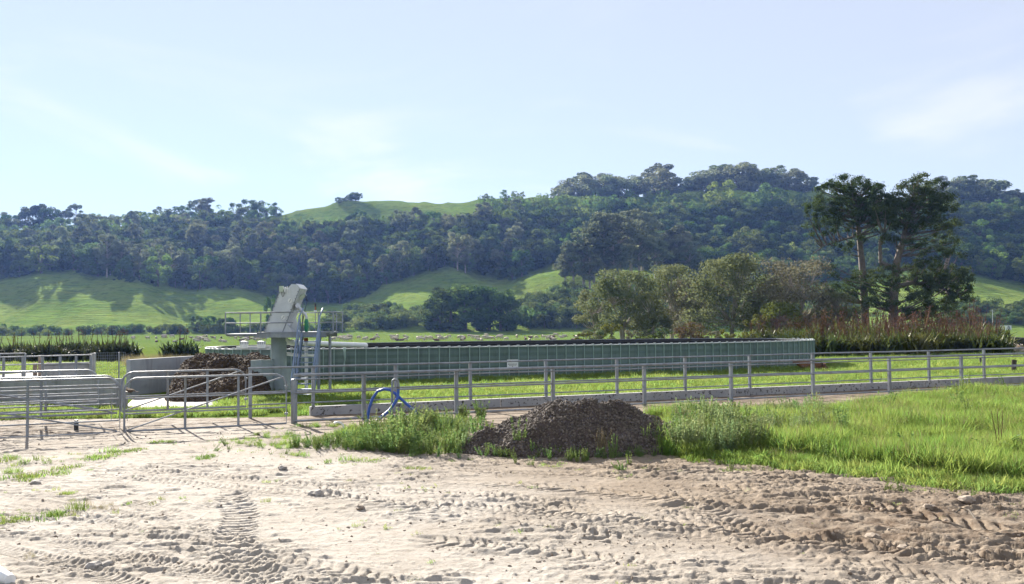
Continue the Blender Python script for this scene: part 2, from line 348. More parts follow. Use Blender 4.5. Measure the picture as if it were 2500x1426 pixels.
# hills
m, t, out = newmat('hill_pasture'); s = N(t, 'ShaderNodeBsdfPrincipled'); co = objco(t, 'Position')
c1 = mixc(t, noise(t, 0.02, 4, 0.6, co, 0.6), (0.125,0.205,0.04), (0.19,0.25,0.062))
c1 = mixc(t, noise(t, 0.25, 6, 0.7, co, 0, 0.45, 0.75), c1, (0.06,0.10,0.025))
st = objco(t, 'Position', (0.05, 0.1, 1.5))  # stock tracks following the contour
tr_ = noise(t, 1.0, 5, 0.65, st, 0.4, 0.3, 0.7)
c1 = mixc(t, noise(t, 1.3, 5, 0.6, st, 0.3, 0.52, 0.72), c1, (0.19,0.215,0.055))
t.links.new(c1, s.inputs['Base Color']); s.inputs['Roughness'].default_value = 1; s.inputs['Specular IOR Level'].default_value = 0.0
t.links.new(bump(t, tr_, 0.9, 1.1), s.inputs['Normal']); t.links.new(s.outputs[0], out.inputs[0]); M['hill'] = m
hills = tag(ob('hills', np_mesh('hills', *grid(UU*DD, DD, ZG), True, [M['hill']])), 'green pasture hills rising behind the paddock', kind='structure')

# ------------------------------------------------------------------ dirt yard and race
FA, FB = G(720, 1037), G(2348, 954)          # line of the front fence
KA, KB = G(770, 1017), G(2500, 936)          # foot of the concrete nib wall
NU, NV = 880, 470
u = np.linspace(-0.66, 0.66, NU)
dx, dy = KB.x - KA.x, KB.y - KA.y
ymax = (KA.y - dy/dx*KA.x) / (1 - dy/dx*u)   # the yard runs up to the nib wall
ymax = np.where(u < -0.22, np.maximum(ymax, 23.2), ymax)
tt = np.linspace(0, 1, NV)
Yg = 6.6 * (ymax[:, None] / 6.6) ** tt[None, :]; Xg = u[:, None] * Yg
def yard_h(X, Y, tracks=True):
    rough = 0.35 + 0.65*ss(0.35, 0.65, fbm(X/1.6+9, Y/1.1, 3, 21)) 
    r2 = .25 + .75*ss(.42, .58, fbm(X/1.3+5, Y/.8, 3, 27)); right = ss(-1, 6, X + (13 - Y)*0.25)
    h = 0.035 + 0.04*(fbm(X/2.4, Y/2.4, 3, 1) - 0.5)
    h = h + (0.014 + 0.008*right)*rough*(fbm(X*3.2, Y*3.2, 4, 5) - 0.5)*.8
    cl = np.clip(fbm(X*4.2+3, Y*4.2, 2, 31) - 0.60 + 0.05*right, 0, 1)
    h = h + cl*(0.015 + 0.015*right)*rough
    h = h + r2*((.017 + .009*right)*ss(.53, .55, fbm(X*1.1+2, Y*5.0, 4, 23)) + (.013 + .007*right)*ss(.56, .58, fbm(X*2.6+11, Y*9.0, 3, 24)) + .014*ss(.62, .65, vn(X*7, Y*15, 25)))
    cl2 = np.clip(vn(X*13, Y*13, 41) - 0.72, 0, 1); h = h + cl2*0.07*rough
    h = h + np.clip(fbm(X*8+7, Y*8, 2, 43) - 0.6, 0, 1)*(.02 + .03*right)*rough
    if tracks:
        for pts, wid, pitch, dep, ang, seed in TR:
            best = np.full(X.shape, 9.0); sarr = np.zeros(X.shape); side = np.zeros(X.shape); acc = 0
            for (ax, ay), (bx, by) in zip(pts[:-1], pts[1:]):
                ex, ey = bx-ax, by-ay; L = math.hypot(ex, ey)
                q = ((X-ax)*ex + (Y-ay)*ey) / L; qc = np.clip(q, 0, L)
                px_, py_ = X - ax - qc*ex/L, Y - ay - qc*ey/L; d = np.hypot(px_, py_)
                b = d < best; best = np.where(b, d, best); sarr = np.where(b, acc + qc, sarr)
                side = np.where(b, ((X-ax)*ey - (Y-ay)*ex)/L, side); acc += L
            mask = ss(wid*0.62, wid*0.45, best) * (0.3 + 0.7*ss(0.30, 0.55, fbm(X/1.4+seed, Y/1.4, 2, 50+seed)))
            ph = (sarr + ang*np.abs(side)) / pitch + 0.35*fbm(X*2, Y*2, 2, seed)
            lug = ss(0.25, 0.45, np.abs((ph % 1.0) - 0.5)*2) 
            h = h + mask * (dep*(lug - 0.55) - 0.008) + ss(wid*0.4, wid*0.5, best)*ss(wid*0.72, wid*0.56, best)*0.018*fbm(X*5, Y*5, 2, seed)
    # churned corner at the right
    ch = ss(2.6, 0.6, np.hypot((X - 5.2)/1.5, Y - 10.0)); h = h + ch*0.11*(fbm(X*3.5, Y*3.5, 3, 77) - 0.45)
    return h
def trk(pp, wid, pitch, dep, ang, seed):
    return ([(G(a, b).x, G(a, b).y) for a, b in pp], wid, pitch, dep, ang, seed)
TR = [trk([(-40,1290),(150,1335),(300,1372),(470,1405),(640,1440)], .34, .085, .02, .5, 1),
      trk([(-40,1340),(200,1400),(330,1450)], .3, .085, .02, .5, 2),
      trk([(560,1215),(590,1265),(570,1320),(590,1380),(640,1440)], .42, .15, .028, .25, 3),
      trk([(330,1235),(470,1290),(560,1350),(700,1440)], .36, .11, .022, .5, 4),
      trk([(780,1215),(950,1240),(1130,1260),(1330,1290),(1500,1330)], .42, .17, .03, .9, 5),
      trk([(1000,1180),(1300,1195),(1600,1225),(1900,1260),(2200,1300)], .5, .2, .035, 1.0, 6),
      trk([(1050,1330),(1250,1350),(1500,1380),(1700,1440)], .42, .16, .03, .6, 7),
      trk([(1500,1150),(1800,1165),(2050,1190),(2400,1225)], .5, .2, .045, 1.2, 8),
      trk([(1700,1240),(1850,1330),(1980,1380),(2150,1440)], .45, .17, .03, .6, 9),
      trk([(1300,1250),(1600,1280),(1950,1330),(2300,1370),(2560,1400)], .5, .19, .04, .9, 10),
      trk([(1750,1200),(2050,1235),(2330,1290),(2560,1330)], .45, .18, .04, .9, 11),
      trk([(680,1380),(800,1400),(950,1440)], .4, .16, .02, .8, 12),
      trk([(-60,1215),(250,1255),(520,1310),(820,1440)], .3, .08, .014, .4, 13), trk([(-60,1240),(200,1275),(450,1335),(700,1440)], .3, .08, .014, .4, 14),
      trk([(300,1150),(700,1190),(1100,1215),(1600,1262),(2100,1345),(2560,1425)], .38, .12, .018, .7, 15), trk([(250,1168),(680,1210),(1080,1240),(1560,1292),(2050,1385),(2350,1440)], .38, .12, .018, .7, 16),
      trk([(850,1145),(1250,1160),(1700,1178),(2150,1215),(2560,1260)], .4, .13, .022, .8, 17)]
yfade = ss(24, 17, Yg)
Zg = yard_h(Xg, Yg) * (0.35 + 0.65*yfade) + 0.006
m, t, out = newmat('dry_dirt'); s = N(t, 'ShaderNodeBsdfPrincipled'); co = objco(t, 'Position')
pale = mixc(t, noise(t, 0.7, 5, 0.65, co, 0.4), (0.405,0.375,0.338), (0.32,0.288,0.25))
brown = mixc(t, noise(t, 1.1, 5, 0.65, co, 0.4), (0.265,0.217,0.168), (0.175,0.137,0.102))
at = N(t, 'ShaderNodeAttribute', attribute_name='damp')
c1 = mixc(t, at.outputs['Fac'], pale, brown)
c1 = mixc(t, noise(t, 14, 4, 0.7, co, 0, 0.5, 0.8), c1, (0.21,0.175,0.138))
at2 = N(t, 'ShaderNodeAttribute', attribute_name='muck')
mk = N(t, 'ShaderNodeMath', operation='MULTIPLY'); t.links.new(at2.outputs['Fac'], mk.inputs[0]); t.links.new(noise(t, 3.0, 5, 0.7, co, 0.3, 0.40, 0.62), mk.inputs[1])
c1 = mixc(t, mk.outputs[0], c1, (0.12,0.085,0.06))
t.links.new(c1, s.inputs['Base Color']); s.inputs['Roughness'].default_value = 1; s.inputs['Specular IOR Level'].default_value = 0.15
t.links.new(bump(t, noise(t, 30, 6, 0.7, co, 0, 0.2, 0.8), 0.6, 0.02), s.inputs['Normal']); t.links.new(s.outputs[0], out.inputs[0]); M['dirt'] = m
yv, yf = grid(Xg, Yg, Zg); ym = np_mesh('yard', yv, yf, True, [M['dirt']])
def yard_px(X, Y):                           # picture column, for laying out the damp ground
    return W/2 + F*X/Y
damp = ss(-.6, 5.0, Xg + 0.55*(Yg - 9)) * 0.95 + 0.35*ss(14.5, 19, Yg) + 0.5*(fbm(Xg/1.5, Yg/1.0, 3, 91) - 0.5)
damp = np.clip(damp, 0, 1)
fy = FA.y + (Xg - FA.x)*(FB.y - FA.y)/(FB.x - FA.x)
muck = 0.9*ss(0.0, 0.5, Yg - fy) + 1.0*ss(2.6, 0.7, np.hypot((Xg - 5.2)/1.5, Yg - 10.2)) + 0.35*ss(3, 8, Xg)*ss(11, 14, Yg)
for nm, a in (('damp', damp), ('muck', np.clip(muck, 0, 1))):
    at = ym.attributes.new(nm, 'FLOAT', 'POINT'); at.data.foreach_set('value', a.astype(np.float32).ravel())
yard = tag(ob('dirt_yard', ym), 'dry rutted dirt yard with tractor tyre tracks', kind='structure')
def zyard(x, y): return float(yard_h(np.array([[x]]), np.array([[y]]), False)[0, 0] * (0.35 + 0.65*float(ss(24, 17, np.array(y))))) + 0.006

# ------------------------------------------------------------------ scatter of uncountable stuff
def scatter(name, protos, pts, scl, label, cat=None, tilt=0.15, rotz=None, parent=None, kind='stuff'):
    col = bpy.data.collections.new(name + '_pieces')
    for i, mm in enumerate(protos):
        o = bpy.data.objects.new('%s_piece_%02d' % (name, i), mm); col.objects.link(o)
    n = len(pts); me = bpy.data.meshes.new(name); me.vertices.add(n); me.vertices.foreach_set('co', np.asarray(pts, np.float32).ravel())
    rot = np.stack([rng.normal(0, tilt, n), rng.normal(0, tilt, n), rng.uniform(0, 6.283, n) if rotz is None else rotz], -1).astype(np.float32)
    a = me.attributes.new('rot', 'FLOAT_VECTOR', 'POINT'); a.data.foreach_set('vector', rot.ravel())
    a = me.attributes.new('scl', 'FLOAT', 'POINT'); a.data.foreach_set('value', np.asarray(scl, np.float32))
    a = me.attributes.new('pick', 'INT', 'POINT'); a.data.foreach_set('value', rng.integers(0, len(protos), n).astype(np.int32))
    o = ob(name, me, parent); tag(o, label, cat, kind=kind)
    g = bpy.data.node_groups.new(name, 'GeometryNodeTree')
    g.interface.new_socket('Geometry', in_out='INPUT', socket_type='NodeSocketGeometry'); g.interface.new_socket('Geometry', in_out='OUTPUT', socket_type='NodeSocketGeometry')
    gi = g.nodes.new('NodeGroupInput'); go = g.nodes.new('NodeGroupOutput'); ip = g.nodes.new('GeometryNodeInstanceOnPoints')
    ci = g.nodes.new('GeometryNodeCollectionInfo'); ci.inputs['Collection'].default_value = col; ci.inputs['Separate Children'].default_value = True; ci.inputs['Reset Children'].default_value = True
    def na(nm, ty):
        x = g.nodes.new('GeometryNodeInputNamedAttribute'); x.data_type = ty; x.inputs['Name'].default_value = nm; return x.outputs['Attribute']
    e2r = g.nodes.new('FunctionNodeEulerToRotation'); g.links.new(na('rot', 'FLOAT_VECTOR'), e2r.inputs[0])
    g.links.new(gi.outputs[0], ip.inputs['Points']); g.links.new(ci.outputs[0], ip.inputs['Instance']); ip.inputs['Pick Instance'].default_value = True
    g.links.new(na('pick', 'INT'), ip.inputs['Instance Index']); g.links.new(e2r.outputs[0], ip.inputs['Rotation']); g.links.new(na('scl', 'FLOAT'), ip.inputs['Scale'])
    g.links.new(ip.outputs[0], go.inputs[0])
    md = o.modifiers.new('scatter', 'NODES'); md.node_group = g
    return o
def pts_in(poly, n, zf=None, seed=0):
    poly = [(p[0], p[1]) for p in poly]; a = np.array(poly); r = np.random.default_rng(seed)
    out = np.zeros((0, 2))
    while len(out) < n:
        q = r.uniform(a.min(0), a.max(0), (n*2, 2)); out = np.concatenate([out, q[inpoly(q[:,0], q[:,1], poly)]])
    out = out[:n]; z = np.zeros(n) if zf is None else zf(out[:,0], out[:,1])
    return np.concatenate([out, np.reshape(z, (n, 1))], 1)
def blades(name, mat, n, h, wd, spread, lean=0.35, seed=0, extra=None):
    r = np.random.default_rng(seed); V = []; Fq = []
    for i in range(n):
        a = r.uniform(0, 6.283); rad = spread*math.sqrt(r.uniform()); b = r.uniform(0, 6.283)
        x0, y0 = rad*math.cos(b), rad*math.sin(b); hh = h*r.uniform(0.5, 1.15); le = lean*hh*r.uniform(0.2, 1.6); ww = wd*r.uniform(.6, 1.3)
        ca, sa = math.cos(a), math.sin(a); o = len(V)
        for tt_, wf in ((0, 1), (0.55, .8), (1, .05)):
            dx_ = le*tt_*tt_; z = hh*(tt_ - 0.12*tt_*tt_*le/hh*2)
            for sgn in (-1, 1):
                V.append((x0 + ca*dx_ - sa*ww/2*wf*sgn, y0 + sa*dx_ + ca*ww/2*wf*sgn, z))
        Fq += [(o, o+1, o+3, o+2), (o+2, o+3, o+5, o+4)]
    return np_mesh(name, V, Fq, True, [mat])

# ------------------------------------------------------------------ nib wall of the race
nd = Vector((KB.x - KA.x, KB.y - KA.y, 0)).normalized(); nn = Vector((-nd.y, nd.x, 0))
nib = empty('concrete_nib_wall', KA, 'low speckled concrete nib wall along the far side of the cow race', 'wall')
K0 = on_line(757, KA, KB); K1 = on_line(2640, KA, KB); L = (K1 - K0).length; ns = 11
m, t, out = newmat('splashed_concrete'); s = N(t, 'ShaderNodeBsdfPrincipled'); co = objco(t, 'Position')
c1 = mixc(t, noise(t, 1.2, 4, 0.6, co), (0.30,0.30,0.31), (0.40,0.39,0.39))
c1 = mixc(t, noise(t, 11, 4, 0.65, co, 0.3, 0.56, 0.62), c1, (0.06,0.05,0.045))
t.links.new(c1, s.inputs['Base Color']); s.inputs['Roughness'].default_value = .9; t.links.new(s.outputs[0], out.inputs[0]); M['splash'] = m
for i in range(ns):
    a = K0 + nd*(L*i/ns + .008) + nn*.09; b = K0 + nd*(L*(i+1)/ns - .008) + nn*.09
    part('wall_section', MB().bar(a + Vector((0,0,.11)), b + Vector((0,0,.11)), .18, .30), M['splash'] if i < 9 else M['concrete'], nib, False, .012)

# ------------------------------------------------------------------ pipe fences
def fence(name, label, A, B, cols, px_end, rails, hp, rp, off, z0=0.0, px0=None):
    root = empty(name, A, label, 'fence')
    for c in cols:
        p = on_line(c, A, B) + off
        part('post', MB().box((p.x, p.y, (z0 + hp)/2 - .03), (rp*2, rp*2, hp - z0 + .06), math.atan2(B.y-A.y, B.x-A.x)), M['galv'], root, False, .006)
    for z, r, in rails:
        a = on_line(px0 or cols[0] - 6, A, B) + off; b = on_line(px_end, A, B) + off; n = 10
        wob = [a.lerp(b, i/n) + Vector((0, 0, z + random.uniform(-.008, .008))) - nn*(rp + r*.6) for i in range(n+1)]
        part('rail', MB().tube(wob, r, 8), M['galv'], root)
    return root
front = fence('pipe_fence', 'near galvanised pipe fence on the yard side of the race', FA, FB,
      [888,1114,1350,1573,1785,1985,2172,2348,2520], 2640, [(1.19,.036),(1.09,.017),(.76,.024),(.10,.028)], 1.16, .045, Vector((0,0,0)), -.05, 716)
back = fence('pipe_fence', 'far galvanised pipe fence standing on the nib wall', KA, KB,
      [612,766,968,1151,1336,1510,1677,1835,1989,2132,2274,2409,2540], 2640, [(1.30,.026),(.68,.022),(.36,.018)], 1.28, .04, nn*.09, .0)
gp = empty('gate_post', on_line(718, FA, FB), 'thick round galvanised post where the near fence meets the gate', 'post')
p = gp.location; gpp = part('post', MB().tube([(p.x, p.y, -.1), (p.x, p.y, 1.07)], .075, 14), M['galv'], gp)
part('cap', MB().tube([(p.x, p.y, 1.07), (p.x, p.y, 1.085), (p.x, p.y, 1.10)], [.078, .07, .03], 14), M['galv'], gpp)

# ------------------------------------------------------------------ tubular farm gates
def gate(label, A, B, z0, z1, rails, stays, brace, round_l=True, round_r=True, r=.025, chain=None):
    d = (B - A); L = d.length; d = d / L; root = empty('farm_gate', A, label, 'gate', 'tubular farm gates')
    q = lambda s, z: A + d*s + Vector((0, 0, z)); rc = .28; pts = [q(0, z0)]
    def arc(cx, cz, a0, a1):
        return [q(cx + rc*math.cos(a), cz + rc*math.sin(a)) for a in np.linspace(a0, a1, 8)]
    pts += arc(rc, z1 - rc, math.pi, math.pi/2) if round_l else [q(0, z1)]
    pts += arc(L - rc, z1 - rc, math.pi/2, 0) if round_r else [q(L, z1)]
    pts += [q(L, z0), q(0, z0)]
    part('frame', MB().tube(pts, r, 8), M['galv'], root)
    for f in rails: part('rail', MB().tube([q(.02, z0 + f*(z1-z0)), q(L-.02, z0 + f*(z1-z0))], .017, 8), M['galv'], root)
    for f in stays: part('stay', MB().bar(q(f*L, z0), q(f*L, z1), .05, .03), M['galv'], root, False)
    (f0, g0), (f1, g1) = brace
    off = Vector((d.y, -d.x, 0))*.03
    part('brace', MB().tube([q(f0*L, z0+g0*(z1-z0)) + off, q(f1*L, z0+g1*(z1-z0)) + off], .017, 8), M['galv'], root)
    if chain is not None:
        mb = MB(); s0 = chain[0]*L; e = chain[1]
        for i in range(14):
            a = q(s0, z0 + .62*(z1-z0) - i*.035) - Vector((0, .03, 0)); mb.tube([a, a - Vector((.008*(-1)**i, 0, .04))], .007, 5)
        part('chain', mb, M['galv'], root)
    hz = (.2, .75)
    for f in hz:
        c = q(0 if chain is None or chain[0] > .5 else L, z0 + f*(z1-z0)); part('hinge', MB().box(c, (.07, .07, .05)), M['galv'], root, False)
    return root
def GL(px, A=FA, B=FB): return on_line(px, A, B)
gate('near right tubular gate with a diagonal brace, hung on the thick post', GL(304), GL(699), .04, 1.22, (.33, .62), (.36, .69), ((.01, .02), (.98, .95)), chain=(.02, 1))
gate('near left tubular gate running out of the picture', GL(-420), GL(293), .03, 1.24, (.22, .42, .62, .82), (.33, .66), ((.25, .75), (.99, .03)), chain=(.97, 1))
KL = nn*.09
gate('far right tubular gate in front of the manure bunker', GL(297, KA, KB)+KL, GL(601, KA, KB)+KL, .33, 1.27, (.38,), (.36, .68), ((.02, .02), (.96, .97)), chain=(.03, 1))
gate('far left tubular gate below the concrete wall', GL(-380, KA, KB)+KL, GL(286, KA, KB)+KL, .30, 1.20, (.25, .5, .76), (.36, .70), ((.3, .9), (.98, .03)), chain=(.98, 1))
gate('second far left gate folded back behind the other, its end nearest the yard rails', GL(-420, KA, KB)+nn*.95, GL(236, KA, KB)+nn*.95, .34, 1.31, (.2, .42, .78), (.3, .78), ((.2, .9), (.98, .03)), chain=(.96, 1))
b = tag(ob('gate_stop', MB().tube([G(186,1053)+Vector((0,0,0)), G(186,1053)+Vector((0,0,.18)), G(186,1053)+Vector((0,0,.26))], [.05,.05,.04], 10).mesh('gate_stop', M['black'], True)), 'short black rubber gate stop standing in the muddy race', 'stop')

# ------------------------------------------------------------------ holding yard at the left: wall, slab, rails, mesh
cw = empty('concrete_yard_wall', P(292, 997, 26.3), 'long low concrete wall of the holding yard, two pipe holes in its face', 'wall')
a0, a1 = G(293, 997), G(-420, 978)
dw = (a1 - a0).normalized(); nw = Vector((dw.y, -dw.x, 0));
if nw.y < 0: nw = -nw
for i in range(4):
    q0, q1 = a0.lerp(a1, i/4) + dw*.006, a0.lerp(a1, (i+1)/4) - dw*.006
    z0_, z1_ = .86 - .09*i, .86 - .09*(i+1); th = nw*.2
    v = [q0, q1, q1+th, q0+th] + [q0+Vector((0,0,z0_)), q1+Vector((0,0,z1_)), q1+th+Vector((0,0,z1_)), q0+th+Vector((0,0,z0_))]
    part('wall_section', MB().add(v, [(3,2,1,0),(4,5,6,7),(0,1,5,4),(1,2,6,5),(2,3,7,6),(3,0,4,7)]), M['concrete'], cw, False, .01)
for px in (67, 87):
    c = P(px, 968, a0.lerp(a1, .4).y - .02); c = a0 + dw*((c.x - a0.x)/dw.x) - nw*.004; c.z = .42
    part('pipe_collar', MB().tube([c - nw*.012, c + nw*.05], .14, 18), M['slab'], cw)
    part('pipe_hole', MB().tube([c - nw*.016 + Vector((.02,0,0)), c + nw*.03 + Vector((.02,0,0))], .075, 16), M['black'], cw)
sl = MB(); s0 = a0 + nw*.204 - dw*.1; s1 = a1 + nw*.204
fc = P(226, 900, 32.6); fc.z = 0; v = [s0, s1, s1 + nw*8.5, fc]; zt = .47
sl.add([p + Vector((0,0,-.05)) for p in v] + [p + Vector((0,0,zt)) for p in v], [(3,2,1,0),(4,5,6,7),(0,1,5,4),(1,2,6,5),(2,3,7,6),(3,0,4,7)])
slab = tag(ob('concrete_yard', sl.mesh('concrete_yard', M['slab'])), 'raised pale concrete holding yard floor', kind='structure')
pad = MB(); v = [G(300,1000), G(520,995), G(560,972), G(330,972)]
pad.add([p + Vector((0,0,-.02)) for p in v] + [p + Vector((0,0,.03)) for p in v], [(3,2,1,0),(4,5,6,7),(0,1,5,4),(1,2,6,5),(2,3,7,6),(3,0,4,7)])
tag(ob('bunker_pad', pad.mesh('bunker_pad', M['slab'])), 'pale concrete pad at the mouth of the manure bunker', kind='structure')
def zpx(py, px, Y): return P(px, py, Y).z
yr = empty('yard_rail', P(222, 935, 31.2), 'galvanised yard rail fence on the raised concrete floor', 'fence')
Ya, Yb = 29.6, 31.6
qa, qb = P(-260, 900, Ya), P(224, 900, Yb)
lr = lambda px: on_line(px, qa, qb)
for px in (-120, -40, 8, 55, 103, 146, 185, 221):
    p = lr(px); part('post', MB().box((p.x, p.y, .93), (.07, .07, .92)), M['galv'], yr, False, .005)
for z in (1.40, 1.13, .86, .60):
    p, q = lr(-250), lr(223); part('rail', MB().tube([p + Vector((0,-.05,z-.06)), q + Vector((0,-.05,z))], .022, 8), M['galv'], yr)
m1 = empty('mesh_panel', lr(75), 'tall weldmesh panel on steel posts in front of the yard rails', 'fence')
for px in (12, 74): p = lr(px) - Vector((0,.35,0)); part('post', MB().tube([(p.x,p.y,.40),(p.x,p.y,1.50)], .03, 8), M['galv'], m1)
def weldmesh(parent, p, q, z0, z1, sx=.07, sz=.14, r=.0032):
    mb = MB(); n = int((q-p).length/sx)
    for i in range(n+1): a = p.lerp(q, i/n); mb.tube([a + Vector((0,0,z0)), a + Vector((0,0,z1))], r, 3, False)
    k = int((z1-z0)/sz)
    for i in range(k+1): mb.tube([p + Vector((0,0,z0+(z1-z0)*i/k)), q + Vector((0,0,z0+(z1-z0)*i/k))], r, 3, False)
    part('mesh', mb, M['galv'], parent, False)
o_ = Vector((0,-.38,0)); weldmesh(m1, lr(-200)+o_, lr(74)+o_, .5, 1.47)
part('top_rail', MB().tube([lr(-200)+o_+Vector((0,0,1.48)), lr(76)+o_+Vector((0,0,1.5))], .02, 8), M['galv'], m1)
m2 = empty('mesh_panel', P(230, 930, 33), 'short weldmesh fence panel beside the bunker wall, rolled at its top', 'fence')
pa, pb, pc = P(231, 930, 33), P(290, 930, 33.4), P(306, 930, 33.5)
for p in (pa, pb): part('post', MB().tube([(p.x,p.y,-.05),(p.x,p.y,1.43)], .028, 8), M['galv'], m2)
pa.z = pb.z = pc.z = 0; weldmesh(m2, pa, pc, .15, 1.42, .06, .1, .004)
tr_ = empty('water_trough', P(150, 935, 33.5), 'long dark trough lying behind the yard rails', 'trough')
p, q = P(104, 905, 33.6), P(222, 905, 34.2); p.z = q.z = .75
part('basin', MB().bar(p, q, .55, .46), M['concrete'], tr_, False, .03); part('rim', MB().bar(p+Vector((0,0,.245)), q+Vector((0,0,.245)), .62, .03), M['galv'], tr_, False)
wp = tag(ob('gatepost', MB().box((P(226,900,32.3).x, 32.3, .95), (.16, .16, .96)).mesh('gatepost', M['concrete'], False, .01)), 'grey square concrete post at the end of the yard rails', 'post')
for i, (px, py, Y) in enumerate(((99, 880, 34.5), (190, 885, 36), (203, 885, 36.2), (118, 888, 36.5), (86, 890, 36))):
    p = P(px, py, Y); tag(ob('timber_post', MB().tube([(p.x,p.y,0),(p.x,p.y,1.3 if i == 0 else .95)], [.09,.08], 9).mesh('timber_post', M['timber'], True)),
        ['tall brown timber post behind the yard rails', 'leftmost of two short posts in the grass beyond the trough', 'rightmost of two short posts in the grass beyond the trough',
         'pale post in the grass behind the middle of the yard rails', 'pale post in the grass left of the tall timber post'][i], 'post', 'timber posts behind the yard')

# ------------------------------------------------------------------ manure bunker
M['bunker'] = pbr('bunker_concrete', (0.30,0.325,0.355), (0.39,0.41,0.43), 1.6, 0.9, 0, 0.4, 35, 0.01, streak=((0.15,0.15,0.15), 2.5))
w0, w1 = G(313, 966), P(506, 880, 35.2); w1.z = 0
bw = tag(ob('bunker_wall', MB().bar(w0 + Vector((0,0,.6)), w1 + Vector((0,0,.6)), .2, 1.27).mesh('bunker_wall', M['bunker'], False, .015)), 'grey stained concrete wall on the left of the manure heap', 'wall')
w2 = P(668, 880, 35.6); w2.z = 0
tag(ob('bunker_wall', MB().bar(w1 + Vector((.12,0.1,.5)), w2 + Vector((0,0,.5)), .2, 1.1).mesh('bunker_wall', M['concrete'], False, .015)), 'low concrete wall behind the manure heap', 'wall')
def heap(name, cx, cy, rx, ry, hgt, mat, seed, rz=0.0, ridge=1.4, nz_=.12, n=90, skew=0.0, flat=1.35):
    r = np.linspace(-1, 1, n); A, B = np.meshgrid(r, r, indexing='ij')
    rad = (np.abs(A)**ridge + np.abs(B)**2)**.5
    z = hgt*np.clip(1 - rad, -.1, 1)**.85*np.where(rad < 1, 1, 0) if False else hgt*(np.clip(1 - rad**flat, 0, 1))
    z = z*(1 + .0*A) + nz_*hgt*(fbm(A*4+seed, B*4, 4, seed) - .5)*ss(1.05, .7, rad)*2 - .06*ss(.9, 1.1, rad)
    x = A*rx + skew*z; y = B*ry; ca, sa = math.cos(rz), math.sin(rz)
    return cx + x*ca - y*sa, cy + x*sa + y*ca, z
hx, hy, hz_ = heap('manure', -10.05, 31.7, 1.75, 3.7, 1.3, None, 11, 0.16, 5.0, .14, flat=4.0)
hb_ = np.linspace(-1, 1, 90)[None, :]; hz_ = hz_*(.42 + .58*ss(-.9, .25, hb_ + .25*(fbm(hx*.9, hy*.9, 2, 15) - .5)))
hv, hf = grid(hx, hy, hz_)
lum = (fbm(hx*3, hy*3, 4, 19) - .5)*.22; hv[:, 2] += lum.ravel()*(hz_.ravel() > .05)
mh = tag(ob('manure_heap', np_mesh('manure_heap', hv, hf, True, [M['manure']])), 'heap of dark brown manure fibre in the concrete bunker', 'heap')
def lump(name, mat, seed, flat=.75, sub=1):
    bm = bmesh.new(); bmesh.ops.create_icosphere(bm, subdivisions=sub, radius=1); r = random.Random(seed)
    for v in bm.verts: v.co *= r.uniform(.72, 1.18); v.co.z *= flat
    m = bpy.data.meshes.new(name); bm.to_mesh(m); bm.free(); m.materials.append(mat); return m
H3 = hv.reshape(*hx.shape, 3); e0, e1 = H3[:, :-1].reshape(-1, 3), H3[:, 1:].reshape(-1, 3); wl = np.linalg.norm(e1 - e0, axis=1)*(e0[:, 2] > .03); sel = rng.choice(len(e0), 9000, p=wl/wl.sum()); pp = e0[sel] + (e1 - e0)[sel]*rng.uniform(0, 1, (9000, 1)) + rng.normal(0, .015, (9000, 3))
scatter('manure_lumps', [lump('lump', M['fibre'], i, .8) for i in range(5)], pp + [0,0,.01], .010 + .042*rng.uniform(0, 1, 9000)**2, None, tilt=1, parent=mh)
m_ = rng.uniform(0, 1, (60, 2)); pl = [Vector(a0) + dw*(.6 + 6*a) + nw*(.35 + .9*b_) for a, b_ in m_]
for i in range(7):
    q = a0 + dw*(.5 + i*.75 + random.uniform(-.2,.2)) + nw*random.uniform(.7, 1.6)
    x_, y_, z_ = heap('pat', q.x, q.y, random.uniform(.35,.6), random.uniform(.2,.3), random.uniform(.08,.16), None, 30+i, random.uniform(-.4,.4), 2, .5, 16)
    v_, f_ = grid(x_, y_, z_ + zt + .004 )
    tag(ob('manure_pile', np_mesh('manure_pile', v_, f_, True, [M['manure']])), 'scraped ridge of dung on the raised concrete floor', 'manure', 'dung ridges on the concrete floor')
# curved pale green wall and column
YS = 31.0; sx_ = YS / F
def X(px): return P(px, 800, YS).x
def Z(py, px=700): return P(px, py, YS).z
plat = empty('separator_platform', (X(690), YS, 0), 'raised galvanised platform on a pale green column, carrying the separator', 'platform')
cw_ = MB(); pts = [P(612, 880, 30.4), P(640, 880, 30.5), P(662, 880, 30.75), P(678, 880, 31)]
for i in range(3):
    a, b = pts[i].copy(), pts[i+1].copy(); a.z = b.z = 0
    hh = 1.2
    cw_.add([a, b, b+Vector((0,.16,0)), a+Vector((0,.16,0)), a+Vector((0,0,hh)), b+Vector((0,0,hh+.02)), b+Vector((0,.16,hh+.02)), a+Vector((0,.16,hh))], [(3,2,1,0),(4,5,6,7),(0,1,5,4),(1,2,6,5),(2,3,7,6),(3,0,4,7)])
part('wing_wall', cw_, M['colgreen'], plat, False)
cx = X(679); rcol = 18.5*sx_
part('column', MB().tube([(cx, YS+.1, -.1), (cx, YS+.1, 1.99)], rcol, 28), M['colgreen'], plat)
part('column_base', MB().tube([(X(690), YS+.15, -.1), (X(690), YS+.15, .92)], rcol*1.5, 28), M['colgreen'], plat)
y0, y1 = YS - .75, YS + 1.1
part('deck', MB().box(((X(642)+X(812))/2, (y0+y1)/2, Z(812)), (X(812)-X(642), y1-y0, .05)), M['galv'], plat, False)
for yy in (y0, y1): part('beam', MB().box(((X(636)+X(808))/2, yy, Z(819)), (X(808)-X(636), .07, .13)), M['steelblue' if yy == y0 and False else 'galv'], plat, False, .008)
part('walkway', MB().box(((X(566)+X(641))/2, (y0+y1)/2, Z(815)), (X(641)-X(566), y1-y0-.2, .04)), M['galv'], plat, False)
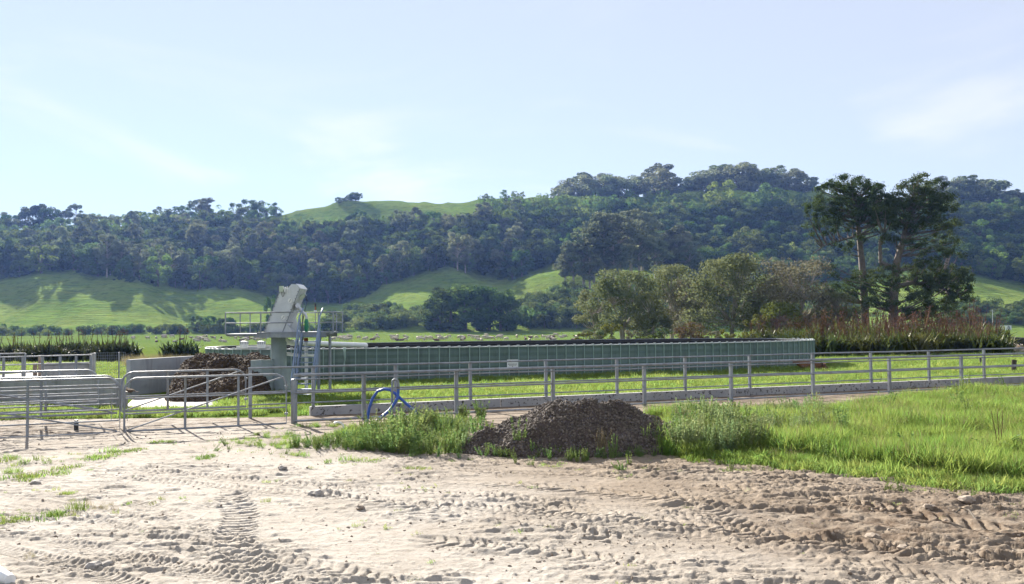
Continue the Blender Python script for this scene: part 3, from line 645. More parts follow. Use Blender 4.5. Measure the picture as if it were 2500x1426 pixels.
part('joist', MB().tube([(X(566), y0+.15, Z(815)-.03), (X(640), y0+.15, Z(816)-.03)], .03, 8), M['galv'], plat)
for px, yy in ((565,y0+.1),(590,y1-.1),(617,y1-.1),(650,y0+.05),(565,y1-.1),(807,y1-.05),(823,y0+.1),(788,y0+.05),(823,y1-.1)):
    part('guard_post', MB().tube([(X(px), yy, Z(815)), (X(px), yy, Z(762))], .022, 8), M['galv'], plat)
for zz in (763, 788):
    for pl_ in ([(565,y0+.1),(650,y0+.05),(728,y0+.05)], [(565,y1-.1),(617,y1-.1),(700,y1-.05),(823,y1-.1)], [(565,y0+.1),(565,y1-.1)], [(788,y0+.05),(823,y0+.1),(823,y1-.1)]):
        part('guard_rail', MB().tube([(X(a), b, Z(zz)) for a, b in pl_], .019, 8), M['galv'], plat)
part('kick_board', MB().box(((X(790)+X(823))/2, y0+.1, Z(812)), (X(823)-X(790), .015, .1)), M['galv'], plat, False)
for px, yy, zb in ((788, y0+.1, 0), (812, y0+.3, 0)):
    part('leg', MB().tube([(X(px), yy, 0), (X(px), yy, Z(820))], .05, 10), M['galv'], plat)
# stairs
st_ = empty('steel_stairs', P(742, 955, 29.3), 'steep blue grey steel stairs with tube handrails up to the platform', 'stairs')
sb, stp = Vector((P(741, 955, 29.3).x, 29.3, 0)), Vector((P(760, 818, 30.25).x, 30.25, Z(815)))
wx = Vector((.30, 0, 0))
for sgn in (-1, 1): part('stringer', MB().bar(sb + wx*sgn, stp + wx*sgn, .06, .2), M['steelblue'], st_, False)
for i in range(12):
    c = sb.lerp(stp, (i+.7)/12.2); part('tread', MB().box(c, (.56, .2, .03)), M['steelblue'], st_, False)
for sgn in (-1, 1):
    o2 = wx*1.12*sgn; up = Vector((0,-.28,.62)); up1 = Vector((0,-.14,.32))
    top = stp + Vector((0, .25, .85))
    part('handrail', MB().tube([sb + o2 + Vector((0,-.02,0)), sb + o2 + up*.9 + Vector((0,-.05,0)), stp + o2 + up*.95, top + o2], .028, 8), M['steelblue'], st_)
    part('mid_rail', MB().tube([sb + o2 + up1, stp + o2 + up1], .022, 8), M['steelblue'], st_)
    for f in (.3, .65, .97):
        a = sb.lerp(stp, f) + wx*1.05*sgn; part('baluster', MB().tube([a, a + up*.93], .022, 6), M['steelblue'], st_)
# separator machine
sep_ = empty('slurry_separator', (X(690), YS, Z(811)), 'grey steel slurry separator leaning up from the platform', 'machine')
yf_, yb_ = YS - .45, YS + .62
def XZ(px, py): q = P(px, py, yf_); return (q.x, q.z)
part('housing', MB().prism([XZ(*q) for q in ((644,811),(684.5,707),(703,703),(711,694),(723,694),(732,705),(699,789),(715,811))], yf_, yb_), M['stainless'], sep_, False, .008)
part('lit_top', MB().add([(*[XZ(723,693)[0]], yf_-.01, XZ(723,693)[1]+.006), (XZ(733,705)[0]+.01, yf_-.01, XZ(733,705)[1]+.012), (XZ(733,705)[0]+.01, yb_+.02, XZ(733,705)[1]+.012), (XZ(723,693)[0], yb_+.02, XZ(723,693)[1]+.006)] ,
     [(0,1,2,3)]), M['white'], sep_, False)  # white sheet: sunlight on the housing's sloping top put into its colour
for (a, b) in (((699,789),(690,811)), ((684.5,707),(644,811)), ((732,705),(699,789))):
    p, q = XZ(*a), XZ(*b); part('edge_flange', MB().bar((p[0], yf_-.012, p[1]), (q[0], yf_-.012, q[1]), .03, .02), M['galv'], sep_, False)
for a in ((708.5,734),(692,775)):
    p = XZ(*a); ht_ = part('hatch', MB().tube([(p[0], yf_-.025, p[1]), (p[0], yf_+.02, p[1])], .075, 20), M['white'], sep_)
    part('hatch_handle', MB().bar((p[0]-.035, yf_-.035, p[1]-.05), (p[0]+.035, yf_-.035, p[1]+.05), .012, .012), M['galv'], ht_, False)
def bxp(nm, x0, x1, ya, yb, dy, mat):
    a, b = XZ(x0, ya), XZ(x1, yb); part(nm, MB().box(((a[0]+b[0])/2, yf_-dy/2-.003, (a[1]+b[1])/2), (abs(b[0]-a[0]), dy, abs(b[1]-a[1]))), M[mat], sep_, False, .006)
bxp('junction_box', 683, 693, 698.5, 713, .1, 'boxgreen'); bxp('switch_box', 694.5, 699, 701, 714, .08, 'stainless')
p = XZ(702.5, 699); q = XZ(702, 717); part('conduit', MB().tube([(p[0], yf_-.05, p[1]), (q[0], yf_-.05, q[1])], .016, 8), M['white'], sep_)
part('cable', MB().tube([(XZ(688,713)[0]+.09*(1-math.cos(a))*.5, yf_-.03, XZ(688,713)[1]-.16*math.sin(a)) for a in np.linspace(0, math.pi, 12)], .008, 6), M['black'], sep_)
for f in np.linspace(.08, .92, 9):
    for (a, b) in (((684.5,707),(644,811)), ((732,705),(699,789))):
        p, q = XZ(*a), XZ(*b); c_ = (p[0]+(q[0]-p[0])*f, p[1]+(q[1]-p[1])*f); part('bolt', MB().tube([(c_[0]+(.03 if a[0] < 700 else -.03), yf_-.022, c_[1]), (c_[0]+(.03 if a[0] < 700 else -.03), yf_+.01, c_[1])], .011, 6), M['black'], sep_, False)
part('gear_motor', MB().tube([XW(735,735,YS-.1), XW(742,727,YS-.1)] if False else [P(733,728,YS), P(741,722,YS)], [.09,.075], 14).tube([P(741,722,YS), P(746,718.5,YS)], .06, 12), M['boxgreen'], sep_)
part('power_cable', MB().tube([P(745,719,YS-.05), P(750,735,YS-.1), P(744,760,YS-.25), P(738,790,YS-.3), P(737,811,YS-.3)], .012, 6), M['black'], sep_)
# screen drum, discharge elbow, green pump under it
def XW(px, py, Y): return P(px, py, Y)
part('motor', MB().tube([XW(722,752,YS-.1), XW(727,746,YS-.35)], [.10,.085], 14), M['stainless'], sep_)
part('discharge_pipe', MB().tube([XW(724,746,YS-.3), XW(732,752,YS-.35), XW(735,757,YS-.4), XW(746,768,YS-.4), XW(748,773,YS-.4), XW(748,779,YS-.4)], .045, 12), M['stainless'], sep_)
part('side_plate', MB().add([XW(705,800,YS-.2), XW(722,770,YS-.2), XW(727,793,YS-.1), XW(727,811,YS-.1), XW(708,811,YS-.2)], [(0,1,2,3,4)]), M['stainless'], sep_, False)
pu = empty('green_pump', XW(748,811,YS-.4), 'dark green pump body standing on the platform under the discharge pipe', 'pump')
pb_ = part('body', MB().tube([XW(748,779,YS-.4), XW(748,784,YS-.4), XW(748,790,YS-.4), XW(749,797,YS-.4), XW(748,803,YS-.4), XW(748,811,YS-.4)], [.04,.065,.06,.085,.06,.05], 14), M['greenpump'], pu)
part('flange', MB().tube([XW(748,785.5,YS-.4), XW(748,787,YS-.4)], .085, 14), M['greenpump'], pb_)
part('rusty_coupling', MB().tube([XW(747,825,YS-.4), XW(747,833,YS-.4)], .075, 12), M['orange'], pu)
part('riser_pipe', MB().tube([XW(747,833,YS-.4), XW(748,870,YS-.4), Vector((XW(748,900,YS-.4).x, YS-.4, 0))], .06, 12), M['pvc'], pu)
lp = empty('beacon_pole', XW(770,815,y1-.1), 'slim pole with a small black and orange warning lamp above the platform rail', 'lamp')
part('pole', MB().tube([XW(770,815,y1-.1), XW(770,757,y1-.1)], .012, 6), M['galv'], lp); part('socket', MB().box(XW(770,760,y1-.1), (.09,.06,.07)), M['white'], lp, False)
part('lamp', MB().tube([XW(770,757,y1-.1), XW(770,749,y1-.1)], .022, 8), M['orange'], lp); part('cap', MB().tube([XW(770,749,y1-.1), XW(770,744,y1-.1), XW(770,741,y1-.1)], [.03,.035,.02], 8), M['black'], lp)
rp_ = tag(ob('vent_pipe', MB().tube([XW(739,811,YS+.3), XW(739,740,YS+.3)], .02, 8).mesh('vent_pipe', M['galv'], True)), 'thin upright pipe behind the discharge elbow', 'pipe')

# ------------------------------------------------------------------ slurry tank: oval wall of narrow green panels
TZ = 1.40; TCx, TCy = .84, 44.16
tank = empty('slurry_tank', (TCx, TCy, 0), 'large low oval slurry tank of narrow dark green steel panels', 'tank')
th = np.linspace(-math.pi/2, 1.5*math.pi, 6001); tc_, ts_ = np.cos(th), np.sin(th)
qx = 14.96*np.sign(tc_)*np.abs(tc_)**(2/2.96); qy = 5.49*np.sign(ts_)*np.abs(ts_)**(2/2.96); cf, sf = math.cos(.305), math.sin(.305)
ex, ey = TCx + qx*cf - qy*sf, TCy + qx*sf + qy*cf
sl_ = np.concatenate([[0], np.cumsum(np.hypot(np.diff(ex), np.diff(ey)))]); per = sl_[-1]; npan = int(per/.425)
def tpt(s, off=0.0):
    g = lambda q: np.array([np.interp(q % per, sl_, ex), np.interp(q % per, sl_, ey)])
    p = g(s); d = g(s + .15) - g(s - .15); d /= np.linalg.norm(d); nrm = Vector((d[1], -d[0], 0)); return Vector((p[0], p[1], 0)) + nrm*off, nrm
def tank_at(px):                             # arc position of the near wall under a picture column
    u_ = (px - W/2)/F; k = np.where(ey < TCy + (ex - TCx)*.31, np.abs(ex/ey - u_), 9).argmin(); return sl_[k]
pw = per/npan
pm = MB(); nb = 7; ht = TZ + .45                       # a panel: shallow horizontal swages
v = []; zs = [i*ht/(nb*4) for i in range(nb*4+1)]
for z in zs:
    d = .006*math.cos(2*math.pi*z/ht*nb)
    v += [(-pw/2+.008, -.02-d, z), (pw/2-.008, -.02-d, z)]
pm.add(v, [(2*i, 2*i+1, 2*i+3, 2*i+2) for i in range(len(zs)-1)]); pm.add([(-pw/2+.008,.02,0),(pw/2-.008,.02,0),(pw/2-.008,.02,ht),(-pw/2+.008,.02,ht)], [(0,3,2,1)])
panel_me = pm.mesh('panel', M['tank']); rib_me = MB().box((0,-.03,ht/2), (.036,.055,ht)).mesh('rib', M['tankrib'])
brk_me = MB().box((0,.16,0), (.10,.30,.02)).box((0,.02,.03), (.12,.05,.05)).mesh('bracket', M['rim'])
for i in range(npan):
    p, n = tpt(i*pw); ang = math.atan2(n.x, -n.y)
    o = ob('panel', panel_me, tank); o.location = p - tank.location + Vector((0,0,-.45)); o.rotation_euler = (0,0,ang)
    ob('rib', rib_me, o, (pw/2, -.004, 0))
    p, n = tpt((i+.5)*pw); ang = math.atan2(n.x, -n.y)
    if p.y < TCy + (p.x - TCx)*.31:
        o = ob('bracket', brk_me, tank); o.location = p - tank.location + Vector((0,0,TZ+.012)); o.rotation_euler = (0,0,ang + .45)
def ring(r0, r1, z0, z1, n=220):
    mb = MB(); a = [tpt(per*i/n, r0)[0] for i in range(n)]; b = [tpt(per*i/n, r1)[0] for i in range(n)]
    v = [(*q.xy, z0) for q in a] + [(*q.xy, z0) for q in b] + [(*q.xy, z1) for q in b] + [(*q.xy, z1) for q in a]
    return mb.add(v, [(k*n+i, k*n+(i+1) % n, ((k+1) % 4)*n+(i+1) % n, ((k+1) % 4)*n+i) for k in range(4) for i in range(n)])
part('rim', ring(.075, -.03, TZ-.015, TZ+.015), M['rim'], tank, False)
part('inner_rail', ring(-.34, -.37, TZ+.0, TZ+.03), M['galv'], tank, False)
part('liner', ring(-.06, -.09, .1, TZ-.005), M['liner'], tank, False)
part('liner_fold', ring(-.10, -.33, TZ-.14, TZ-.10), M['liner'], tank, False)
sm = MB(); n = 120; sm.add([(*tpt(per*i/n, -.08)[0].xy, .72) for i in range(n)], [tuple(range(n))]); part('slurry', sm, M['slurry'], tank, False)
# sign on the tank
p, n = tpt(tank_at(1251.5), .10); s_ = P(1251.5, 890.5, p.y); sg = empty('warning_sign', (s_.x, p.y - .06, s_.z), 'small white sign with rows of dark print fixed to the green tank wall', 'sign')
bx = sg.location; part('board', MB().box(bx, (.47, .012, .44)), M['white'], sg, False)
for dz, ww, hh in ((.03, .38, .035), (-.02, .32, .025), (-.065, .05, .04), (-.12, .28, .02)):
    k = max(1, int(ww/.045)); mb = MB()
    for i in range(k): mb.box((bx.x - ww/2 + (i+.5)*ww/k, bx.y - .0075, bx.z + dz), (ww/k*random.uniform(.5,.85), .002, hh))
    part('print', mb, M['darktimber'], sg, False)
dp = tag(ob('down_pipe', MB().tube([P(841,848,36.3), P(841,853,36.3), P(842,880,36.3), P(838,900,36.3), Vector((P(838,900,36.3).x,36.3,0))], [.03,.055,.03,.03,.03], 8).mesh('down_pipe', M['tankrib'], True)), 'thin downpipe hanging on the tank wall beside the platform leg', 'pipe')
wpipe = empty('white_pipe', P(698,832,31), 'fat white plastic pipe running from the column to the tank', 'pipe')
part('run', MB().tube([P(693,820,31.1), P(694,829,31.1), P(700,834.5,31.3), P(710,836.5,31.8), P(800,840,34.0), P(893,843,36.9)], [.11,.11,.115,.09,.095,.1], 16), M['pvc'], wpipe)
for px, py, Y in ((712,836.7,31.9),(770,838.8,33.2)): part('joint', MB().tube([P(px,py,Y), P(px+4,py+.15,Y+.13)], .115, 16), M['pvc'], wpipe)
lp2 = tag(ob('low_pipe', MB().tube([P(697,864,31.2), P(712,866,31.2), P(735,868,31.4), P(768,868,31.8)], .055, 12).mesh('low_pipe', M['pvc'], True)), 'shorter white pipe stub beside the column at mid height', 'pipe')
# two white drums on a pale beam behind the heap
bm_ = tag(ob('pale_beam', MB().bar(P(578,849.5,36.9), P(664,848,36.9), .2, .13).mesh('pale_beam', M['rim'], False, .01)), 'pale horizontal beam behind the manure heap', 'beam')
for i, px in enumerate((596, 638)):
    e = empty('vent_drum', P(px,849,36.6), ['left', 'right'][i] + ' white ribbed plastic drum on the beam left of the column', 'drum', 'white drums on the beam')
    c = P(px,849,36.6); zt_ = P(px,835.5,36.6).z
    dr_ = part('drum', MB().tube([(c.x,c.y,c.z-.02),(c.x,c.y,c.z+.1),(c.x,c.y,zt_)], [.15,.17,.165], 18), M['pvc'], e)
    part('cap', MB().tube([(c.x,c.y,zt_),(c.x,c.y,zt_+.03),(c.x,c.y,zt_+.05)], [.18,.16,.06], 18), M['white'], dr_)
    for k in range(12):
        a = 6.283*k/12; part('slot', MB().box((c.x+.162*math.cos(a), c.y+.162*math.sin(a), c.z+.2), (.03,.03,.12), a), M['galv'], dr_, False)
# ------------------------------------------------------------------ standpipe and blue hoses
sp = empty('standpipe', G(957,1036), 'grey plastic standpipe with a U bend at the near fence', 'pipe')
Yp = 20.6; q = lambda a, b, Y=Yp: P(a, b, Y)
part('pipe', MB().tube([Vector((q(957,1036).x, Yp, 0)), q(957,990), q(957.5,938), *[Vector((q(964.5,930).x - .068*math.cos(a), Yp, q(964.5,934).z + .068*math.sin(a))) for a in np.linspace(.1, math.pi-.05, 9)], q(972,938), q(972,945)], .026, 10), M['galv'], sp)
part('coupling', MB().tube([q(972,936), q(972,944), q(972,945.1), q(972,948), q(972,950), q(972,953)], [.035,.035,.042,.042,.03,.03], 10), M['galv'], sp)
part('clamp', MB().tube([q(972,944.2), q(972,945.8)], .046, 10), M['black'], sp)
h1 = tag(ob('blue_hose', MB().tube([q(972.5,950), q(972,962), q(970,972,20.55), q(963,985,20.5), q(950,1003,20.45), q(935,1015,20.4), q(918,1030,20.35), Vector((q(905,1036,20.3).x, 20.3, .03))], .034, 10).mesh('blue_hose', M['bluehose'], True)), 'blue hose dropping from the standpipe towards the near fence foot', 'hose')
h2 = tag(ob('blue_hose', MB().tube([Vector((q(894,1037,20.9).x, 20.9, .03)), q(897,1022,20.9), q(902,995,20.9), q(910,972,20.9), q(922,955,20.85), q(938,950,20.8), q(952,952,20.75), q(966,962,20.7), q(980,975,20.7), q(1000,993,20.6), q(1018,1008,20.5), Vector((q(1032,1022,20.4).x, 20.4, .1))], .034, 10).mesh('blue_hose', M['bluehose'], True)), 'blue hose arching up and over behind the standpipe', 'hose')
c = G(880, 985, .05); tag(ob('black_hose', MB().tube([c + Vector((.55*math.cos(a)*(1+.04*math.sin(3*a)), .28*math.sin(a), .05*math.sin(a*.5))) for a in np.linspace(0, 12.2, 50)], .022, 7).mesh('black_hose', M['black'], True)), 'coil of thin black hose lying on the grass behind the race', 'hose')
p0, p1 = G(1985, 1003, .06), G(2195, 994, .12)
tag(ob('white_pole', MB().tube([p0, p0.lerp(p1,.5)+Vector((0,0,.03)), p1], .022, 8).mesh('white_pole', M['white'], True)), 'thin white pole lying in the long grass by the near fence', 'pole')
p0, p1 = G(2110, 1007, .1), G(2170, 1004, .1)
tag(ob('white_pole', MB().tube([p0, p1], .02, 8).mesh('white_pole', M['white'], True)), 'short white pole piece lying below the longer pole in the grass', 'pole')
c = G(824, 1058, .02); tag(ob('pipe_ring', MB().tube([c + Vector((.13*math.cos(a), .02, .12 + .12*math.sin(a))) for a in np.linspace(-.4, 2.2, 14)], .022, 8).mesh('pipe_ring', M['white'], True)), 'white curved scrap of pipe lying in the weeds', 'pipe')
tag(ob('plank', MB().bar(G(575,1070,.04), G(630,1060,.05), .12, .03).mesh('plank', M['darktimber'])), 'dark wet plank lying at the edge of the weeds by the near gate', 'plank')
c0 = [G(2305,1300,.02), G(2325,1262,.05), G(2345,1240,.12), G(2365,1245,.12), G(2395,1285,.05), G(2412,1308,.02)]
tag(ob('bent_stick', MB().tube(c0, [.008,.01,.011,.013,.012,.01], 6).mesh('bent_stick', M['darktimber'], True)), 'bent grey stick lying on the churned dirt', 'stick')
wc = G(-60, 1450, .05); tag(ob('white_trough', MB().tube([G(-140,1420,.0)+Vector((0,0,.10)), G(-20,1425,.0)+Vector((0,0,.10)), G(25,1440,0)+Vector((0,0,.09))], [.09,.09,.05], 14).mesh('white_trough', M['white'], True)), 'smooth white rounded edge at the bottom left corner of the yard', 'edging')

# ------------------------------------------------------------------ foliage building
def unit(a): return a / np.maximum(np.linalg.norm(a, axis=1, keepdims=True), 1e-6)
def leafquads(pos, nrm, size, r, asp=.62, jit=.32):
    n = len(pos); nrm = unit(nrm + r.normal(0, jit, (n, 3))); t_ = unit(np.cross(nrm, r.normal(0, 1, (n, 3)))); b_ = np.cross(nrm, t_)
    s = (size * r.uniform(.6, 1.4, n))[:, None]
    v = np.stack([pos - t_*s, pos - b_*s*asp, pos + t_*s, pos + b_*s*asp], 1).reshape(-1, 3)
    return v, np.arange(n*4).reshape(n, 4)
def blobleaves(blobs, per, size, r, up=.35, flat=1.0):
    P_, N_ = [], []
    for c, rad in blobs:
        rad = np.asarray(rad if hasattr(rad, '__len__') else (rad, rad, rad*flat), float); k = max(6, int(per * r.uniform(.75, 1.25)))
        d = unit(r.normal(0, 1, (k, 3)) + [0, 0, up]); q = r.uniform(.55, 1.08, (k, 1))**.7
        P_.append(np.asarray(c) + d*rad*q); N_.append(d)
    P_ = np.concatenate(P_); N_ = np.concatenate(N_)
    return leafquads(P_, N_, np.full(len(P_), size), r)
def lerp3(a, b, f): return tuple(a[i] + (b[i]-a[i])*f for i in range(3))
def far_tree(kind, seed):                    # unit height, returns crown and trunk meshes
    r = np.random.default_rng(seed); mb = MB(); bl = []
    if kind in ('bush', 'bushmid', 'bright', 'gumdense'):
        nb_ = 26 if kind != 'bright' else 30
        for i in range(nb_):
            a = r.uniform(0, 6.283); z = r.uniform(.14, .93); rr = .40*math.sqrt(max(0, 1 - ((z-.55)/.45)**2))*r.uniform(.55, 1.08)
            bl.append(((rr*math.cos(a), rr*math.sin(a), z - .05), (lambda q: (q, q, q*.8))(r.uniform(.09, .16) if kind != 'bright' else r.uniform(.08, .13))))
        mb.tube([(0,0,-.08),(.01,0,.25),(.02,.01,.6)], [.035,.028,.012], 6); per, sz, bark = (130, .025, 'bark') if kind != 'bright' else (110, .021, 'bark')
        for c, q in bl[::5]: mb.tube([(.01,0,.28), lerp3((0,0,.3), c, .6), c], [.016,.01,.004], 4, False)
    elif kind == 'gum':
        lean = r.uniform(-.05, .05); top = (lean, r.uniform(-.03,.03), .93)
        mb.tube([(0,0,-.08),(lean*.3,0,.35),(lean*.7,0,.65),top], [.022,.018,.012,.004], 7); bark = 'gumbark'
        for i in range(36):
            a = r.uniform(0, 6.283); z = r.uniform(.2, .97); rr = (.06 + .2*math.sin(math.pi*min(1, (z-.2)/.85)))*r.uniform(.4, 1.15)
            c = (lean*z + rr*math.cos(a), rr*math.sin(a), z); bl.append((c, (r.uniform(.06,.11), r.uniform(.06,.11), r.uniform(.04,.075))))
            z0 = max(.25, z - rr*.9); mb.tube([(lean*z0,0,z0), lerp3((lean*z0,0,z0), c, .6), c], [.008,.005,.002], 4, False)
        per, sz = 120, .019
    elif kind == 'shrub':
        for i in range(11):
            a = r.uniform(0, 6.283); rr = .6*math.sqrt(r.uniform()); bl.append(((rr*math.cos(a), rr*math.sin(a), r.uniform(.2,.75)*(1-.4*rr)), r.uniform(.2,.34)))
        mb.tube([(0,0,-.1),(.02,0,.4)], [.05,.02], 5); per, sz, bark = 130, .055, 'bark'
    mat = {'bush':'bush','bushmid':'bushmid','bright':'bright','gum':'greygum','gumdense':'greygum','shrub':'bushmid'}[kind]
    v, f = blobleaves(bl, per, sz, r)
    return np_mesh('crown', v, f, False, [M[mat]]), mb.mesh('trunk', M[bark], True)
PROTO = {k: [far_tree(k, 100*i + j) for j in range(4 if k != 'bright' else 3)] for i, k in enumerate(('bush', 'bushmid', 'bright', 'gum', 'shrub', 'gumdense'))}
NAMES = {'bush':'bush_tree','bushmid':'bush_tree','bright':'leafy_tree','gum':'gum_tree','gumdense':'gum_tree','shrub':'shrub'}
def tree(kind, loc, h, label, group=None, cat='tree', wide=1.0, name=None, mat=None):
    c, tk = PROTO[kind][random.randrange(len(PROTO[kind]))]
    o = empty(name or NAMES[kind], loc, label, cat, group, random.uniform(0, 6.283)); o.scale = (h*wide, h*wide, h)
    ob('crown', c, o); ob('trunk', tk, o); return o
def bases(poly, n, seed, gap=0):             # feet of trees inside a picture polygon, on the land
    r = random.Random(seed); xs = [p[0] for p in poly]; ys = [p[1] for p in poly]; out = []; tries = 0
    while len(out) < n and tries < n*30:
        tries += 1; px, py = r.uniform(min(xs), max(xs)), r.uniform(min(ys), max(ys))
        if not inpoly(np.array(px), np.array(py), poly): continue
        q = land(px, py, 300)
        if q is None or q.y < 318: continue
        if gap and any((q.x-e.x)**2 + (q.y-e.y)**2 < gap*gap for e in out): continue
        out.append(q)
    return out
mass = []                                    # (kind, point, height) of the wood that reads as one mass
def wood(poly, n, kinds, hr, seed, gap=5, ind=0, label='', group=''):
    b_ = bases(poly, n, seed, gap); b_.sort(key=lambda q: q.y); r = random.Random(seed+1)
    for i, q in enumerate(b_):
        k = r.choices([a for a, _ in kinds], [b for _, b in kinds])[0]; h = r.uniform(*hr)*(1.25 if k == 'gum' else 1)
        if i < ind: tree(k, q - Vector((0,0,.3)), h, label, group)
        else: mass.append((k, q - Vector((0,0,.3)), h))
# wooded face of the hills, from left to right
wood([(-80,690),(60,676),(130,660),(330,690),(420,705),(640,712),(700,740),(700,575),(560,565),(300,580),(-80,590)], 430, (('bush',4),('bushmid',4),('gum',2.5),('bright',.7)), (6,18), 1, 4.5, 70, 'dark bushy tree in the wood on the left part of the hillside', 'trees of the left hillside wood')
wood([(640,715),(720,742),(830,745),(960,690),(1080,655),(1250,690),(1330,650),(1330,555),(1150,555),(900,580),(700,585)], 430, (('bush',4),('bushmid',4),('gum',1.6),('bright',.7)), (6,17), 2, 4.5, 60, 'dark bushy tree in the wood below the bare green hilltop', 'trees of the middle hillside wood')
wood([(1330,645),(1600,655),(1700,690),(1900,690),(2060,690),(2060,530),(1700,530),(1330,540)], 430, (('bush',7),('bushmid',2),('bright',.3)), (6,15), 3, 4.5, 50, 'dark bushy tree in the shaded wood below the ridge gums', 'trees of the shaded wood under the ridge')
wood([(2060,690),(2200,655),(2360,672),(2560,705),(2560,535),(2060,535)], 300, (('bush',7),('bushmid',1.5),('bright',.8)), (6,15), 4, 4.5, 50, 'dark bushy tree in the wood behind the tall pines', 'trees of the wood behind the pines')
wood([(690,552),(900,552),(1150,535),(1250,505),(1400,500),(1700,492),(2000,500),(2000,530),(1400,532),(1150,560),(900,575),(690,575)], 200, (('bright',1),), (6,9), 5, 5, 50, 'pale green leafy tree in the light band along the top of the wood', 'pale trees along the top of the wood')
wood([(230,560),(640,545),(640,560),(230,580)], 26, (('bright',2),('bushmid',1)), (10,15), 6, 6, 26, 'airy pale green tree on the left skyline', 'trees of the left skyline')
wood([(1170,494),(1250,484),(1400,486),(1700,478),(2000,486),(2000,506),(1700,500),(1400,510),(1170,522)], 85, (('bright',3),('bushmid',1)), (5,8), 7, 4, 40, 'pale green leafy tree on the crest just in front of the ridge gums', 'pale trees on the crest')
wood([(2000,505),(2560,512),(2560,548),(2000,542)], 60, (('bright',1),('bushmid',2),('bush',2)), (6,11), 8, 4.5, 30, 'leafy tree high in the wood behind the pine crowns', 'upper trees behind the pines')
# crest of the wood on the left: the skyline is trees
for i, (px, h) in enumerate([(-30,17),(5,19),(25,16),(60,20),(80,23),(105,23),(125,20),(160,17),(185,21),(210,15),(240,12),(270,14),(300,13),(330,14),(360,15),(395,18),(420,19),(455,18),(485,24),(505,22),(540,18),(575,17),(605,19),(625,17),(650,14),(675,12)]):
    yr_ = np.interp(px, HX, [HP[int(x)][6] for x in HX]) + 3; q = land(px, yr_ + 3, 500) or P(px, yr_, 660); q.z = float(zland(q.x, q.y))
    tree('gum' if px in (5, 60, 160, 185, 485, 505) else ('bush' if px < 240 else random.choice(('bright', 'bushmid'))), q - Vector((0,0,.4)), h*.9, ORD[i] + ' tall tree from the left edge on the left skyline of the hills', 'tall trees on the left skyline', wide=1.15)
# gums on the ridge at the right
for i, (px, top) in enumerate([(1378,448),(1395,432),(1412,424),(1430,420),(1448,419),(1468,420),(1488,424),(1505,420),(1530,424),(1550,432),(1582,425),(1600,408),(1618,404),(1640,412),(1660,432),(1690,436),(1712,410),(1728,412),(1760,402),(1782,396),(1800,394),(1822,402),(1842,402),(1862,408),(1885,402),(1905,412),(1928,414),(1950,412),(1972,422),(1985,440)]):
    base = float(np.interp(px, HX, [HP[int(x)][6] for x in HX])) + 2; dd = 705 - 12*(i % 3); q = P(px, base, dd); q.z = float(zland(q.x, dd)) - 3.0
    h = (P(px, top, dd).z - q.z)*(1.0, .9, .96)[i % 3]
    tree('gum' if i % 3 == 0 else 'gumdense', q, h, ORD[i - 15] + ' dark gum from the left in the long row along the ridge' if px > 1675 else (ORD[i] + ' dark gum from the left in the leftmost clump on the ridge' if px < 1565 else ORD[i - 10] + ' dark gum from the left in the rounded ridge clump beside the gap'), 'gums on the ridge', wide=1.5)
for i, (px, top) in enumerate([(2290,440),(2312,432),(2335,428),(2358,430),(2385,438),(2408,436),(2430,440),(2455,455),(2475,468),(2498,470),(2520,470)]):
    base = float(np.interp(px, HX, [HP[int(x)][6] for x in HX])) + 2; q = P(px, base, 690); q.z = float(zland(q.x, 690)) - 3
    tree('gum' if i % 2 else 'gumdense', q, P(px, top, 690).z - q.z, ORD[i] + ' gum from the left on the skyline right of the tall pines', 'gums right of the pines', wide=1.6)
for px, top, base, k, lb in ((1760,432,510,'bright','rounded pale green tree rising above the light band below the ridge'), (1885,440,520,'bushmid','dark green tree right of the rounded pale tree below the ridge'), (1850,465,520,'bright','small pale tree between the rounded pale tree and the dark one'),
      (878,508,545,'bush','dark pointed tree at the foot of the bare green hilltop'), (100,590,668,'bright','big bright green tree at the left edge of the wood'), (75,600,665,'bright','bright green tree left of the big bright one at the wood edge'), (378,688,700,'bushmid','small lone tree on the sunlit left slope'), (1190,476,483,'bush','tiny tree on the skyline right of the bare hilltop'), (1252,468,476,'bush','tiny tree on the skyline at the start of the wooded ridge'),
      (2425,598,680,'bright','pale green round tree at the right of the wood'), (2390,530,600,'bright','pale leafy tree high in the wood at the right'), (1820,550,640,'bushmid','grey green tree standing out in the shaded wood'), (1840,570,650,'bushmid','grey green tree just right of the other pale one in the shaded wood'), (1785,590,650,'bushmid','low grey green tree in the shaded wood')):
    q = land(px, base, 300) or P(px, base, 660); tree(k, q - Vector((0,0,.3)), max(2.0, P(px, top, q.y).z - q.z), lb, None, wide=1.1)
for i in range(9):
    q = land(826 + i*6.3, 497 - i*1.9 + random.uniform(-1,1), 500) or P(826+i*6, 490, 660); tree('bush', q, random.uniform(3,5) if i < 6 else 6.5, ORD[i] + ' small dark tree from the left in the skyline clump beside the bare hilltop', 'small skyline clump', wide=1.3)
# gums on the grassy mound
MG = [(1380,690,618),(1400,695,592),(1425,700,565),(1450,690,548),(1475,688,530),(1495,680,516),(1515,672,522),(1540,665,515),(1568,662,520),(1595,664,545),(1560,672,560),(1620,668,560),(1645,672,552),(1668,678,572),(1682,684,590),(1440,705,600),(1500,695,590),(1600,680,575)]
for i, (px, base, top) in enumerate(MG):
    q = land(px, base, 300); q = q if q and q.y < 520 else P(px, base, 440); q.z = float(zland(q.x, q.y)) - .4
    tree('gum', q, P(px, top, q.y).z - q.z, ORD[sorted(MG).index((px, base, top))] + ' tall olive gum from the left in the grove on the grassy mound', 'gums on the grassy mound', wide=1.25)
